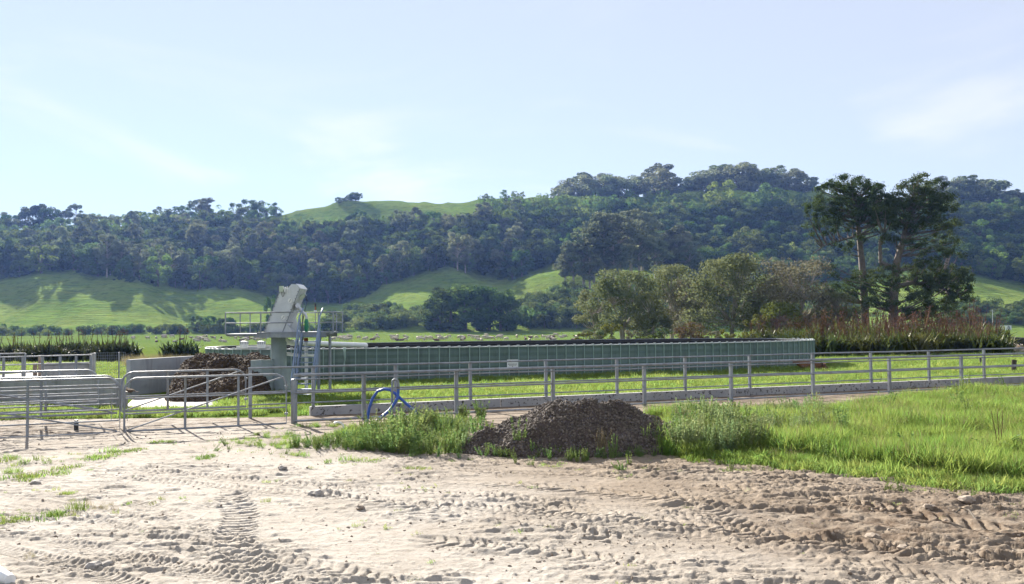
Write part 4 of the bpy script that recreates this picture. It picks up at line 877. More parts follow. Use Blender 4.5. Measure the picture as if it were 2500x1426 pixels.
# shrubs and bush at the foot of the hills
for i, q in enumerate(bases([(-60,812),(430,806),(560,800),(830,806),(830,812),(-60,822)], 62, 21, 3)): tree('shrub', q, random.uniform(2.2,4.2), 'rounded shrub in the hedge line between paddock and left slope', 'hedge shrubs at the left slope', 'shrub')
for i, q in enumerate(bases([(800,806),(1060,806),(1060,770),(960,755),(820,770)], 60, 22, 3)): tree('shrub', q, random.uniform(3.5,6), 'pale tipped shrub in the thicket right of the separator', 'thicket right of the separator', 'shrub')
for i, q in enumerate(bases([(1250,804),(1480,802),(1480,740),(1380,715),(1270,745)], 90, 23, 3)): tree(random.choice(('shrub','shrub','bushmid')), q, random.uniform(4,7), 'grey green bush on the slope below the grassy mound', 'bush below the mound', 'shrub')
for i, q in enumerate(bases([(1480,802),(2080,799),(2080,740),(1480,740)], 60, 26, 4)): tree(random.choice(('bush','bushmid','shrub')), q, random.uniform(5,9), 'dark bush seen between the gum trunks at the hill foot', 'bush behind the gums', 'shrub')
for i, q in enumerate(bases([(2290,797),(2560,795),(2560,760),(2400,745),(2290,750)], 50, 24, 3)): tree('shrub', q, random.uniform(2.5,5), 'pale shrub in the thicket at the right edge below the slope', 'thicket at the right edge', 'shrub')
for i, (px, top, wd_) in enumerate([(1075,706,1),(1100,695,1.1),(1135,688,1.2),(1165,690,1.1),(1195,690,1.1),(1222,694,1),(1238,725,.9)]):
    q = land(px, 807, 300) or P(px, 807, 322); tree('bush', q - Vector((0,0,.4)), P(px, top, q.y).z - q.z, ORD[i] + ' big dark evergreen from the left in the round clump at the hill foot', 'dark clump at the hill foot', wide=1.15*wd_)
for i, (px, top) in enumerate(((480,770),(512,770),(545,775),(560,774),(8,790))): 
    q = land(px, 810, 300) or P(px, 815, 322); tree('bush', q, P(px, top, q.y).z - q.z, ORD[i] + ' dark tree from the left above the hedge line left of the separator' if px > 100 else 'dark tree at the left end of the hedge line', 'dark trees of the hedge line')
q = land(660, 812, 300) or P(660,812,322); tree('bush', q, P(660,712,q.y).z - q.z, 'narrow dark poplar just left of the separator', wide=.35)
# the rest of the wood, joined as one mass
wp_ = bpy.data.collections.new('wood_pieces')
flat_protos = []
for k in ('bush', 'bushmid', 'bright', 'gum'):
    ps = [(q, h) for kk, q, h in mass if kk == k]
    if ps: scatter({'bush':'hillside_wood','bushmid':'hillside_wood_paler','bright':'hillside_wood_pale','gum':'hillside_wood_gums'}[k], [c for c, _ in PROTO[k]], [tuple(q) for q, _ in ps], [h for _, h in ps], {'bush':'dark evergreen wood covering the hillside','bushmid':'mid green part of the hillside wood','bright':'pale green fringe of the hillside wood','gum':'gum crowns within the hillside wood'}[k], tilt=.04)
ub = [] 
for poly, n, sd_ in (([(-80,700),(130,662),(330,692),(640,712),(830,745),(1080,655),(1330,650),(1600,655),(2060,690),(2200,655),(2560,705),(2560,530),(2000,530),(1700,520),(1250,525),(1150,550),(900,565),(700,565),(300,570),(-80,580)], 1500, 31),):
    ub += bases(poly, n, sd_)
scatter('undergrowth', [c for c, _ in PROTO['bush'][:2]], [(q.x, q.y, q.z - 1.0) for q in ub], rng.uniform(4, 7, len(ub)), 'low dark undergrowth filling the hillside wood', tilt=.2)

# ------------------------------------------------------------------ gums behind the tank
def mid_tree(name, label, px, base, top, wpx, Y, leaf, bark, seed, nb_=46, per=150, size=.13, low=.25, flat=.7, cat='tree', group=None, stems=3):
    r = np.random.default_rng(seed); q = P(px, base, Y); q.z = float(zfield(q.x, Y)); h = P(px, top, Y).z - q.z; R0 = wpx/2*Y/F
    root = empty(name, q, label, cat, group); mb = MB(); bl = []
    stm = []
    for s_ in range(stems):
        a = r.uniform(0, 6.283); tx, ty = R0*.45*math.cos(a)*r.uniform(.3,1), R0*.45*math.sin(a)*r.uniform(.3,1)
        pts = [Vector((0,0,-.2)), Vector((tx*.15, ty*.15, h*.25)), Vector((tx*.6, ty*.6, h*.55)), Vector((tx, ty, h*.85))]; stm.append(pts)
        mb.tube(pts, [h*.026, h*.02, h*.013, h*.004], 8)
    for i in range(nb_):
        a = r.uniform(0, 6.283); z = r.uniform(low, .96); rr = R0*math.sqrt(max(.05, 1 - ((z-.5)/.56)**2))*r.uniform(.25, 1.0)**.6
        c = Vector((rr*math.cos(a), rr*math.sin(a), z*h)); rad = R0*r.uniform(.2,.36)
        bl.append((c, (rad, rad, rad*flat)))
        pt = stm[r.integers(0, stems)]; s0 = pt[2] if z > .6 else pt[1]; md = s0.lerp(c, .55) + Vector((0,0,-.04*h)); mb.tube([s0, md, c], [h*.009, h*.006, h*.002], 5, False)
    v, f = blobleaves(bl, per, size, r)
    ob('crown', np_mesh('crown', v, f, False, [M[leaf]]), root); ob('trunk', mb.mesh('trunk', M[bark], True), root); return root
MT = 'gums behind the tank'
mid_tree('gum_tree', 'olive gum at the left end of the row behind the tank', 1520, 822, 664, 165, 118, 'gum', 'gumbark', 1, 64, 150, .15, .14, group=MT)
mid_tree('gum_tree', 'small olive gum at the foot of the leftmost gum behind the tank', 1590, 822, 715, 110, 112, 'gum', 'gumbark', 21, 36, 130, .13, .15, group=MT)
mid_tree('gum_tree', 'thin grey brown gum in the gap between the olive gums', 1640, 822, 648, 150, 128, 'gum', 'gumbark', 2, 46, 120, .14, .3, group=MT)
mid_tree('gum_tree', 'sparse brown gum with pale stems left of the tallest olive gum', 1690, 820, 680, 130, 122, 'gumbrown', 'gumbark', 3, 40, 110, .13, .2, group=MT)
mid_tree('gum_tree', 'broad tall olive gum in the middle of the row behind the tank', 1785, 820, 630, 215, 116, 'gum', 'gumbark', 4, 84, 160, .15, .18, group=MT)
mid_tree('gum_tree', 'brownish spreading gum beside the left pine', 1945, 815, 640, 205, 112, 'gumbrown', 'gumbark', 5, 76, 150, .14, .22, group=MT, stems=4)
mid_tree('gum_tree', 'low olive gum at the far left of the row behind the tank', 1455, 822, 705, 100, 126, 'gum', 'gumbark', 31, 36, 130, .14, .12, group=MT)
mid_tree('gum_tree', 'dark leafy gum filling the gap left of the brownish gum', 1868, 816, 668, 150, 134, 'gum', 'gumbark', 32, 50, 140, .15, .12, group=MT)
mid_tree('gum_tree', 'grey olive gum behind the thin brown gums', 1665, 820, 672, 150, 142, 'gum', 'gumbark', 33, 50, 140, .15, .12, group=MT)
mid_tree('shrub_tree', 'yellow green small tree under the brownish gum', 1905, 815, 738, 110, 104, 'yellowtree', 'bark', 6, 34, 130, .11, .2)
mid_tree('shrub_tree', 'yellow green shrub at the foot of the broad olive gum', 1850, 818, 770, 70, 103, 'yellowtree', 'bark', 16, 22, 110, .1, .15)
mid_tree('shrub_tree', 'grey leafy shrub between the two pine trunks', 2050, 805, 715, 110, 108, 'gum', 'bark', 7, 34, 130, .12, .12)
mid_tree('red_shrub', 'russet red shrub behind the tank rim', 1690, 822, 790, 85, 96, 'redleaf', 'bark', 8, 22, 120, .09, .1, cat='shrub')
mid_tree('grey_shrub', 'low olive shrub left of the russet shrub behind the tank', 1490, 824, 790, 60, 100, 'yellowtree', 'bark', 9, 18, 100, .09, .1, cat='shrub')
for i, (px, top) in enumerate([(1425,800),(1460,806),(1540,800),(1580,806),(1620,802),(1740,800),(1770,804)]):
    mid_tree('low_shrub', ORD[i] + ' low scrubby shrub from the left in the line behind the tank rim', px, 826, top, 45, 94, ('yellowtree','gum','gumbrown')[i % 3], 'bark', 40+i, 12, 90, .08, .1, cat='shrub', group='scrub behind the tank', stems=1)

# ------------------------------------------------------------------ the two pines
def pine(label, Y, trunks, clumps, seed):
    r = np.random.default_rng(seed); b0 = P(*trunks[0][0][0], Y); b0.z = float(zfield(b0.x, Y)); root = empty('pine_tree', b0, label, 'tree', 'tall pines'); mb = MB()
    spine = []
    for pts, r0 in trunks:
        w_ = [P(a, b, Y + (i*.3)) for i, (a, b) in enumerate(pts)]; w_ = [x - b0 for x in w_]; w_[0].z = min(w_[0].z, -.3) if pts is trunks[0][0] else w_[0].z
        mb.tube(w_, np.linspace(r0, r0*.22, len(w_)), 10); 
        for a, b in zip(w_[:-1], w_[1:]): spine += [a.lerp(b, k/6) for k in range(6)]
    bl = []
    for (px, py, rx, ry) in clumps:
        n = max(3, int(rx*ry/48)); rx *= 1.2; ry *= 1.25
        for k in range(n):
            a = r.uniform(0, 6.283); f = math.sqrt(r.uniform()); dy = r.uniform(-1, 1)*rx*.9*Y/F
            c = P(px + rx*f*math.cos(a), py + ry*f*math.sin(a), Y + dy) - b0; s_ = r.uniform(.32, .95); bl.append((c, (s_, s_, s_*.7)))
            if k % 2 == 0:
                cand = [s for s in spine if s.z < c.z + 1]; s0 = min(cand or spine, key=lambda s: (s - c).length + .5*abs(s.z + 1.5 - c.z)); md = s0.lerp(c, .55) + Vector((0,0,-.25)); mb.tube([s0, md, c], [.12,.07,.025], 5, False)
    P_, N_ = [], []
    for c, rad in bl:
        k = int(112*r.uniform(.4, 1.3)); d = unit(r.normal(0, 1, (k, 3)) + [0,0,.3]); P_.append(np.asarray(c) + d*np.asarray(rad)*r.uniform(.2, 1.15, (k, 1))); N_.append(d)
    v, f = leafquads(np.concatenate(P_), np.concatenate(N_), np.full(sum(map(len, P_)), .15), r, .32)
    ob('crown', np_mesh('crown', v, f, False, [M['pine']]), root); ob('trunk', mb.mesh('trunk', M['pinebark'], True), root); return root
pine('tall leaning pine with a flat dark crown, the left of the two', 112, [([(2113,790),(2110,720),(2104,640),(2096,560),(2086,480),(2078,440)], .55), ([(2096,575),(2060,585),(2010,600),(1985,620)], .16)],
     [(2080,452,60,18),(2040,475,48,20),(2120,468,52,24),(2150,490,30,18),(2010,515,42,22),(1985,540,26,18),(2055,515,50,24),(2110,510,45,22),(2155,520,35,18),(2030,560,30,14),(2130,545,30,14),(2090,585,22,10),(2075,690,45,22),(2050,715,40,20),(2100,700,30,18),(2035,660,16,10),(2170,500,30,22),(2165,540,30,20),(2080,540,40,20),(2130,500,40,24),(2095,475,60,24),(2060,445,40,12),(2000,500,34,16),(1975,560,18,12),(2060,600,24,10)], 5)
pine('taller forked pine with lower spreading branches, the right of the two', 108, [([(2178,795),(2182,720),(2190,640),(2212,560),(2228,490),(2240,440)], .6), ([(2190,660),(2150,640),(2148,590),(2160,565)], .36), ([(2186,700),(2230,690),(2290,700),(2340,720)], .35)],
     [(2240,448,45,18),(2215,470,34,16),(2275,465,38,20),(2300,485,26,16),(2190,505,28,18),(2250,510,45,20),(2300,520,32,18),(2210,545,40,18),(2270,560,40,18),(2320,555,28,16),(2180,575,26,14),(2240,600,35,16),(2300,610,22,14),(2150,520,28,16),(2330,625,20,12),(2250,640,40,18),(2330,670,40,22),(2280,685,50,24),(2220,690,40,20),(2350,690,22,22),(2290,730,55,26),(2340,740,35,22),(2240,750,40,22),(2300,770,50,18),(2160,700,26,16),(2130,720,24,14),(2210,770,26,16),(2345,700,22,18),(2230,485,45,22),(2190,540,30,20),(2290,500,40,24),(2310,590,30,20),(2260,665,60,22),(2310,700,60,26),(2180,660,30,16),(2200,730,40,24),(2120,680,30,18),(2140,745,34,20),(2270,770,60,20)], 6)

# ------------------------------------------------------------------ flax clumps
def flax_mesh(seed, n=320, h=1.8, leaf='flax', stalks=10, sh=1.4):
    r = np.random.default_rng(seed); V = []; Fq = []
    for i in range(n):
        a = r.uniform(0, 6.283); x0, y0 = r.normal(0, .42, 2); hh = h*r.uniform(.6, 1.1); arch = r.uniform(.15, 1.15)*hh*.75; ww = .12*r.uniform(.7, 1.3); ca, sa = math.cos(a), math.sin(a); o = len(V)
        for k in range(6):
            t_ = k/5; d = arch*t_**1.8; z = hh*t_*(1 - .42*(arch/hh)*t_*t_*1.3); wv = ww*(1 - t_**3*.95)/2
            for sg_ in (-1, 1): V.append((x0 + ca*d - sa*wv*sg_, y0 + sa*d + ca*wv*sg_, z))
        Fq += [(o+2*k, o+2*k+1, o+2*k+3, o+2*k+2) for k in range(5)]
    lm = np_mesh('leaves', V, Fq, True, [M[leaf]])
    mb = MB(); fl = []
    for i in range(stalks):
        a = r.uniform(0, 6.283); rr = r.uniform(.1,.6); tp = Vector((rr*math.cos(a)*1.8, rr*math.sin(a)*1.8, h*sh*r.uniform(.8,1.1))); b0 = Vector((rr*.3*math.cos(a), rr*.3*math.sin(a), 0))
        mb.tube([b0, b0.lerp(tp,.6), tp], [.022,.018,.01], 4, False)
        for k in range(8): f = r.uniform(.76, 1); c = b0.lerp(tp, f) + Vector(r.normal(0, .09, 3)); fl.append(c)
    sm_ = mb.mesh('flower_stalk', M['stalk'])
    v, f = leafquads(np.array([tuple(c) for c in fl]), r.normal(0, 1, (len(fl), 3)), np.full(len(fl), .045), r, .5)
    return lm, sm_, np_mesh('flowers', v, f, False, [M['redflower']])
FX = [flax_mesh(i) for i in range(4)]; FXD = [flax_mesh(20+i, 340, 1.5, 'flaxdark', 4, 1.5) for i in range(3)]
def flax(px, py, Y, label, group, protos, s=1.0):
    q = P(px, py, Y); q.z = float(zfield(q.x, Y)) - .03; o = empty('flax_bush', q, label, 'flax', group, random.uniform(0, 6.283)); o.scale = (s*1.15, s*1.15, s)
    a, b, c = random.choice(protos); ob('leaves', a, o); ob('flower_stalks', b, o); ob('flowers', c, o)
r_ = random.Random(4)
for px in range(2005, 2440, 22):
    flax(px + r_.uniform(-6,6), 868, 58 + r_.uniform(-2, 4), ORD[(px-2005)//22] + ' green flax bush from the tank in the front row', 'flax right of the tank, front row', FX, r_.uniform(.9, 1.1))
for px in range(1960, 2420, 24):
    flax(px + r_.uniform(-8,8), 850, 68 + r_.uniform(-3, 5), ORD[(px-1960)//24] + ' flax bush from the tank in the back row with reddish flower stalks', 'flax right of the tank, back row', FX, r_.uniform(1.1, 1.4))
for px in range(1840, 1990, 26):
    flax(px, 830, 84 + r_.uniform(-3, 5), ORD[(px-1840)//26] + ' brownish flax bush from the left just showing over the tank rim', 'flax behind the tank rim', FX, r_.uniform(1.0, 1.2))
for i, px in enumerate((-10, 28, 48)):
    flax(px, 868, 62, ORD[i] + ' dark spiky flax bush from the left edge', 'flax at the left edge', FXD, .95)
for i, px in enumerate((100, 125, 150, 175, 195, 215, 240, 265, 285, 300)):
    flax(px, 868, 61 + r_.uniform(-2,3), ORD[i] + ' dark flax bush from the left in the stalked row behind the yard rails', 'flax row behind the yard rails', FXD, r_.uniform(.9, 1.05))
flax(440, 868, 60, 'lone dark flax bush with tall stalks behind the bunker wall', None, FXD, 1.05)

HAZE = 0.00010
# ------------------------------------------------------------------ gravel pile
gx, gy = G(1390, 1060).x, 17.2
gX, gY, gZ = heap('gravel', gx, gy, 2.6, 1.6, .94, None, 61, .06, 2.0, .30, 150, .22, 1.25)
gv, gf = grid(gX, gY, gZ)
gvp = tag(ob('gravel_pile', np_mesh('gravel_pile', gv, gf, True, [M['gravel']])), 'dark brown gravel pile beside the near fence', 'gravel pile')
sel = rng.integers(0, len(gv), 46000); pp = gv[sel] + rng.normal(0, .012, (46000, 3)); pp = pp[gv[sel][:, 2] > -.01]
ga = rng.uniform(0, 6.283, 2600); gr_ = 1 + .22*np.abs(rng.normal(0, 1, 2600)); sp_ = np.stack([gx + 2.35*gr_*np.cos(ga), gy + 1.5*gr_*np.sin(ga), np.full(2600, .035)], -1); pp = np.concatenate([pp, sp_])
scatter('gravel', [lump('stone', M['stone'], 70+i, .7) for i in range(6)], pp, .006 + .028*rng.uniform(0, 1, len(pp))**2.4, None, tilt=1.2, parent=gvp)

# ------------------------------------------------------------------ clods and stones on the yard
n = 26000
yy_ = 7.5*(20/7.5)**rng.uniform(0, 1, n); xx_ = yy_*rng.uniform(-.6, .6, n)
keep = rng.uniform(0, 1, n) < (.12 + .9*ss(.45, .62, fbm(xx_/1.2, yy_/.8, 3, 21)))*(.35 + .65*ss(-2, 5, xx_)); xx_, yy_ = xx_[keep], yy_[keep]
zz_ = yard_h(xx_[:, None], yy_[:, None])[:, 0]
scatter('dirt_clods', [lump('clod', M['clod'], 90+i, .6) for i in range(5)], np.stack([xx_, yy_, zz_], -1), .005 + .026*rng.uniform(0, 1, len(xx_))**4, 'crumbs and clods of dry dirt strewn over the yard', tilt=1.0)
for i, (px, py, s_, lb) in enumerate(((87,1190,.10,'rounded grey stone at the left beside the pale grass'), (770,1220,.12,'flat grey stone in the middle of the yard'), (690,1152,.08,'dark stone near the weeds left of centre'), (228,1395,.09,'left of two small stones at the bottom left'), (258,1392,.07,'right of two small stones at the bottom left'),
      (2130,1325,.09,'dark damp clod at the right of the yard'), (880,1255,.06,'small dark stone right of the flat grey one'), (2205,1355,.07,'lumpy clod below the dark damp one'), (2360,1238,.10,'large churned clod near the bent stick'), (2270,1258,.08,'churned clod left of the bent stick'))):
    p = G(px, py); tag(ob('stone' if i < 5 else 'clod', lump('stone', M['rock' if i < 5 else 'clod'], 200+i, .6, 2), loc=(p.x, p.y, zyard(p.x, p.y) + s_*.15), rz=i, scale=s_), lb, 'stone' if i < 5 else 'clod')

# ------------------------------------------------------------------ grass and weeds
GR = [blades('grass_tuft', M['grass'], 40, .42, .013, .17, .6, i) for i in range(5)]
LW = [blades('lawn_tuft', M['lawn'], 40, .16, .014, .2, .5, 10+i) for i in range(4)]
DRY = [blades('dry_tuft', M['drygrass'], 26, .45, .006, .12, .4, 20+i) for i in range(3)]
def weed_mesh(name, seed, h, mat, n=9, leaf=.022, per=34):
    r = np.random.default_rng(seed); P_, N_ = [], []; mb = MB()
    for i in range(n):
        a = r.uniform(0, 6.283); tp = np.array([math.cos(a)*h*.35*r.uniform(.2,1), math.sin(a)*h*.35*r.uniform(.2,1), h*r.uniform(.55,1.05)]); b0 = tp*[.25,.25,0]
        mb.tube([b0, (b0+tp)/2, tp], [.006,.005,.002], 3, False)
        f = r.uniform(.25, 1.02, per)[:, None]; d = unit(r.normal(0, 1, (per, 3)) + [0,0,.4]); P_.append(b0 + (tp-b0)*f + d*h*.12*(1.15-f)*r.uniform(.3,1.2,(per,1))); N_.append(d)
    v, f = leafquads(np.concatenate(P_), np.concatenate(N_), np.full(n*per, leaf), r, .45)
    o = len(v); tv = np.array(mb.v); tf = np.array([q for q in mb.f if len(q) == 4])
    return np_mesh(name, np.concatenate([v, tv]), np.concatenate([f, tf + o]), False, [mat])
WD = [weed_mesh('weed', i, .55, M['weed']) for i in range(4)]; WP = [weed_mesh('weed', 10+i, .6, M['weedpale'], 11, .018, 40) for i in range(4)]
gp_ = lambda pts: [G(a, b) for a, b in pts]
def near(poly, n, seed, edge=0.0): return pts_in(gp_(poly), n, lambda x, y: 0.01 + 0*x, seed)
RG = [(1600,1090),(1640,1040),(1570,1030),(1785,1026),(1985,1014),(2172,996),(2348,978),(2640,956),(2700,1215),(2500,1212),(2350,1198),(2180,1172),(2000,1150),(1850,1140),(1700,1128),(1620,1118)]
q = near(RG, 10500, 1); fd = np.clip((FA.y + (q[:,0]-FA.x)*(FB.y-FA.y)/(FB.x-FA.x) - q[:,1])/3.0, .25, 1); k = (.35 + 1.1*fd)*fbm(q[:,0]/2.5, q[:,1]/2.0, 2, 55)**.4; k = k*.6 + .9*fd*fbm(q[:,0]/.9, q[:,1]/.7, 3, 5)**1.3; k *= np.where(inpoly(q[:,0], q[:,1], gp_([(1850,1200),(1700,1110),(1900,1122),(2150,1150),(2350,1180),(2600,1190),(2600,1300)])), .45, 1)
scatter('seed_heads', DRY, q[::6], k[::6]*rng.uniform(.6, 1.25, len(q[::6])), 'thin dry seed stalks standing in the long grass', tilt=.15)
tk_ = near(RG, 70, 77); scatter('tussocks', GR[:2] + WD[:1], tk_, rng.uniform(.8, 1.35, len(tk_)), 'taller dark tussocks standing in the long grass', tilt=.2)
scatter('long_grass', GR, q, k*.98, 'long bright green grass between the yard and the near fence', tilt=.18)
q = near([(1640,1122),(1700,1138),(1900,1152),(2150,1182),(2350,1208),(2640,1225),(2640,1190),(2300,1160),(1900,1120),(1640,1100)], 1300, 2)
scatter('short_grass', LW, q, rng.uniform(.5, 1.2, len(q)), 'short ragged grass along the edge of the yard', tilt=.3)
q = near([(1640,1085),(1650,1040),(1790,1035),(1900,1070),(1850,1118),(1700,1125),(1650,1118)], 420, 3)
scatter('tall_pale_weeds', WP + WD[:1] + GR[:1], q, (.25 + 1.25*fbm(q[:,0]/.6, q[:,1]/.5, 3, 81))*rng.uniform(.7, 1.2, len(q)), 'tall pale feathery weeds right of the gravel pile', tilt=.1)
q = near([(1800,1040),(2000,1010),(2050,1060),(1950,1090),(1850,1100)], 130, 13)
scatter('scattered_weeds', WP, q, rng.uniform(.4, 1.0, len(q)), 'pale feathery weeds in the long grass', tilt=.1)
LGP = [(490,1086),(600,1072),(700,1046),(900,1040),(1120,1028),(1150,1050),(1125,1085),(1150,1112),(1020,1118),(900,1104),(800,1092),(720,1104),(640,1100)]
q = near(LGP, 1500, 4); q = q[fbm(q[:,0]/.7, q[:,1]/.5, 3, 88) > .44]; scatter('verge_grass', GR[:3] + LW[:2], q, (.12 + .62*fbm(q[:,0]/.5, q[:,1]/.5, 3, 8)**1.4)*np.clip((q[:,0] + 8)/4, .45, 1), 'verge grass along the near fence left of the gravel pile', tilt=.3)
q = near([(850,1092),(900,1066),(1000,1052),(1060,1040),(1150,1035),(1150,1070),(1120,1090),(1160,1116),(1000,1120),(920,1106)], 210, 5); q = np.concatenate([q, near([(780,1105),(850,1075),(1000,1045),(1200,1000),(1200,1120),(1000,1128)], 70, 55)]); scatter('verge_weeds', WD + WP[:1], q, (.08 + 1.75*fbm(q[:,0]/.7, q[:,1]/.5, 3, 82)**1.9)*rng.uniform(.7, 1.2, len(q)), 'leafy green weeds left of the gravel pile', tilt=.12)
q = near([(700,1100),(760,1085),(870,1080),(950,1095),(1000,1112),(900,1108)], 130, 15); scatter('low_weeds', WD, q, rng.uniform(.3, .55, len(q)), 'low bright weeds spreading onto the yard', tilt=.2)
q = near([(480,1100),(700,1075),(1000,1115),(1300,1140),(1600,1135),(2000,1165),(2500,1225),(2500,1250),(2000,1190),(1500,1160),(1000,1140),(700,1125),(500,1115)], 420, 45); q = q[fbm(q[:,0]/.6, q[:,1]/.4, 2, 46) > .5]; scatter('edge_sprigs', LW + WD[:1], q, rng.uniform(.12, .5, len(q)), 'ragged sprigs thinning out from the grass onto the dirt', tilt=.35)
q = near([(1150,1118),(1250,1128),(1400,1135),(1560,1130),(1620,1120),(1500,1112),(1300,1118),(1170,1105)], 190, 6); scatter('toe_weeds', WD + LW, q, rng.uniform(.2, .5, len(q)), 'small weeds along the toe of the gravel pile', tilt=.2)
# thin weeds on the bare yard
n = 900; yy_ = 8*(18.5/8)**rng.uniform(0, 1, n); xx_ = yy_*rng.uniform(-.6, .6, n); kk = fbm(xx_/1.5+4, yy_/1.0, 3, 66); ok = (kk > .56)*(rng.uniform(0,1,n) < .2 + .8*ss(9, 15, yy_)) > 0; ok = ok | (rng.uniform(0,1,n) < .04)
scatter('yard_sprigs', LW, np.stack([xx_[ok], yy_[ok], np.full(ok.sum(), .03)], -1), rng.uniform(.15, .42, ok.sum()), 'sparse sprigs of grass pushing through the bare yard', tilt=.3)
# lawn between race and tank, and left verge
lw = [(K0 + nn*.25).to_tuple(), (K1 + nn*.25).to_tuple(), (30, 60, 0), (19, 52, 0), (12, 45, 0), (-9, 40, 0), (-9.2, 31, 0), (-9, 27, 0)]
q = pts_in(lw, 19000, None, 7); q = q[~inpoly(q[:,0], q[:,1], list(zip(ex[::20], ey[::20])))]; dens = fbm(q[:,0]/3, q[:,1]/3, 3, 12)
scatter('lawn', LW, q, (.7 + .9*dens)*np.clip(.8 + (q[:,1] - 25)*.025, .8, 1.4), 'rough green lawn between the race and the slurry tank', tilt=.25)
q = pts_in([G(-200,1030), G(0,1028), G(640,1014), G(690,1000), G(690,968), G(600,975), G(520,1000), G(300,1004), G(280,1000), G(-200,985)], 2600, None, 8)
scatter('left_verge', LW, q, rng.uniform(.5, 1.2, len(q)), 'green strip of grass behind the left gates', tilt=.25)
q = pts_in([P(-120,900,33.5), P(310,900,33), P(312,880,31.5), P(420,880,37), P(500,870,52), P(300,870,56), P(-120,870,56)], 5200, None, 9)
scatter('yard_paddock_grass', LW, q, rng.uniform(1.0, 1.7, len(q)), 'grass growing behind the yard rails', tilt=.25)
q = pts_in([P(300,870,50), P(480,870,48), P(470,860,62), P(300,860,62)], 500, None, 19)
scatter('dry_stalks', DRY, q, rng.uniform(.9, 1.6, len(q)), 'dry tan grass behind the bunker wall', tilt=.2)
q = pts_in([P(1996,880,44), P(2640,880,40), P(2640,870,60), P(1996,870,60)], 4200, None, 29)
scatter('right_paddock_grass', LW, q, rng.uniform(1.0, 1.9, len(q)), 'rough grass in front of the flax right of the tank', tilt=.25)
# named tufts and plants
TUF = [(40,1132,.55,'thick green grass tuft at the left edge below the gate'), (85,1140,.42,'green grass tuft right of the thick one at the left edge'), (25,1160,.35,'low green tuft at the left edge'), (60,1172,.3,'flat green tuft below the thick left ones'), (120,1165,.25,'pale flat tuft beside the low left ones'), (150,1150,.22,'thin tuft where the left grass ends'),
       (235,1125,.3,'flat grass tuft in the gate shadow'), (290,1112,.26,'small tuft beside the gate shadow'), (330,1105,.2,'tiny tuft right of the gate shadow'), (500,1124,.22,'lone flat tuft in front of the right gate'), (375,1088,.2,'small tuft below the right gate'), (420,1085,.16,'smaller tuft right of the one below the gate'),
       (195,1255,.35,'pale yellow green tuft with seed stalks on the bare yard'), (245,1245,.3,'dry thin tuft beside the yellow green one'), (135,1268,.24,'low green tuft left of the yellow one'), (18,1282,.22,'small tuft at the left edge low down'), (155,1215,.16,'tiny sprig above the yellow tuft'), (840,1132,.42,'rounded grey green tuft in front of the weeds'), (895,1130,.25,'small tuft right of the rounded one'), (1240,1165,.2,'small dry tuft in front of the gravel pile'), (1010,1148,.24,'ragged tuft out on the yard before the gravel'), (80,1372,.22,'thin dry tuft near the bottom left'), (1780,1160,.2,'small green tuft at the grass edge'), (735,1118,.36,'bushy tuft at the corner of the verge')]
for i, (px, py, s_, lb) in enumerate(TUF):
    p = G(px, py); mm = (DRY if 'dry' in lb or 'seed' in lb else (GR if s_ > .3 else LW)); k = s_/(.42 if mm is GR else .45 if mm is DRY else .16)
    e = empty('grass_tuft', (p.x, p.y, zyard(p.x, p.y) - .01), lb, 'grass', 'tufts on the yard', i*1.3)
    for j in range(7 if mm is not LW else 9):
        o = ob('blades', mm[(i+j) % len(mm)], e, ((random.gauss(0, s_*.5)), random.gauss(0, s_*.5), 0), j*2.1, (lambda f: (f*1.2, f*1.2, f*random.uniform(.5, .95)))(k*random.uniform(.15, .5)))
    if 'seed' in lb:
        o = ob('blades', GR[0], e, (0,0,0), 0, .45); o = ob('blades', LW[0], e, (.1,-.1,0), 0, .7)
for i, (px, py, s_, lb) in enumerate(((1268,1118,.72,'tall upright bright weed against the gravel pile'), (1300,1122,.35,'small weed right of the tall one at the gravel'), (1575,1112,.55,'bushy weed at the right toe of the gravel pile'), (1500,1125,.45,'leafy weed at the toe of the gravel'), (1400,1125,.25,'low sprig at the middle of the gravel toe'))):
    p = G(px, py); e = empty('weed_plant', (p.x, p.y, .02), lb, 'weed', 'weeds at the gravel pile', i)
    ob('stems', WD[i % 4], e, (0,0,0), 0, (s_*1.1, s_*1.1, s_*1.75)); ob('stems', WD[(i+1) % 4], e, (.06,.05,0), 2, (s_*.9, s_*.9, s_*1.3))
e = empty('seed_grass', G(1470,1118), 'clump of tall seed grass standing before the gravel pile', 'grass')
for j in range(4): ob('blades', DRY[j % 3], e, (random.gauss(0,.15), random.gauss(0,.1), 0), j, 1.2)
def dock(px, py, label, s=1.0, n=16):
    p = G(px, py); e = empty('dock_plant', (p.x, p.y, .02), label, 'weed'); r = random.Random(int(px))
    for i in range(n):
        a = r.uniform(0, 6.283); L_ = s*r.uniform(.3,.55); w_ = L_*.3; el = r.uniform(.3, 1.1); V = []; ca, sa = math.cos(a), math.sin(a)
        for k in range(6):
            t_ = k/5; d = L_*t_*math.cos(el); z = L_*t_*math.sin(el)*(1 - .35*t_) + .1; wv = w_*math.sin(math.pi*min(1, t_*.9+.06))
            for sg_ in (-1, 0, 1): V.append((ca*d - sa*wv*sg_*.5, sa*d + ca*wv*sg_*.5, z + (.02 if sg_ else 0)))
        ob('leaf', np_mesh('leaf', V, [(3*k+j, 3*k+j+1, 3*k+j+4, 3*k+j+3) for k in range(5) for j in range(2)], True, [M['dock']]), e)
    mb = MB()
    for i in range(3): mb.tube([(0,0,0), (.05*i-.05, 0, .4*s), (.1*i-.1, .03, .72*s)], [.008,.007,.004], 5)
    ob('flower_stem', mb.mesh('flower_stem', M['stalk']), e)
    return e
dock(2440, 1128, 'broad leaved dock plant in the long grass at the right', 1.15, 22); dock(1435, 1112, 'small dock with one bright leaf at the gravel pile', .45, 6)

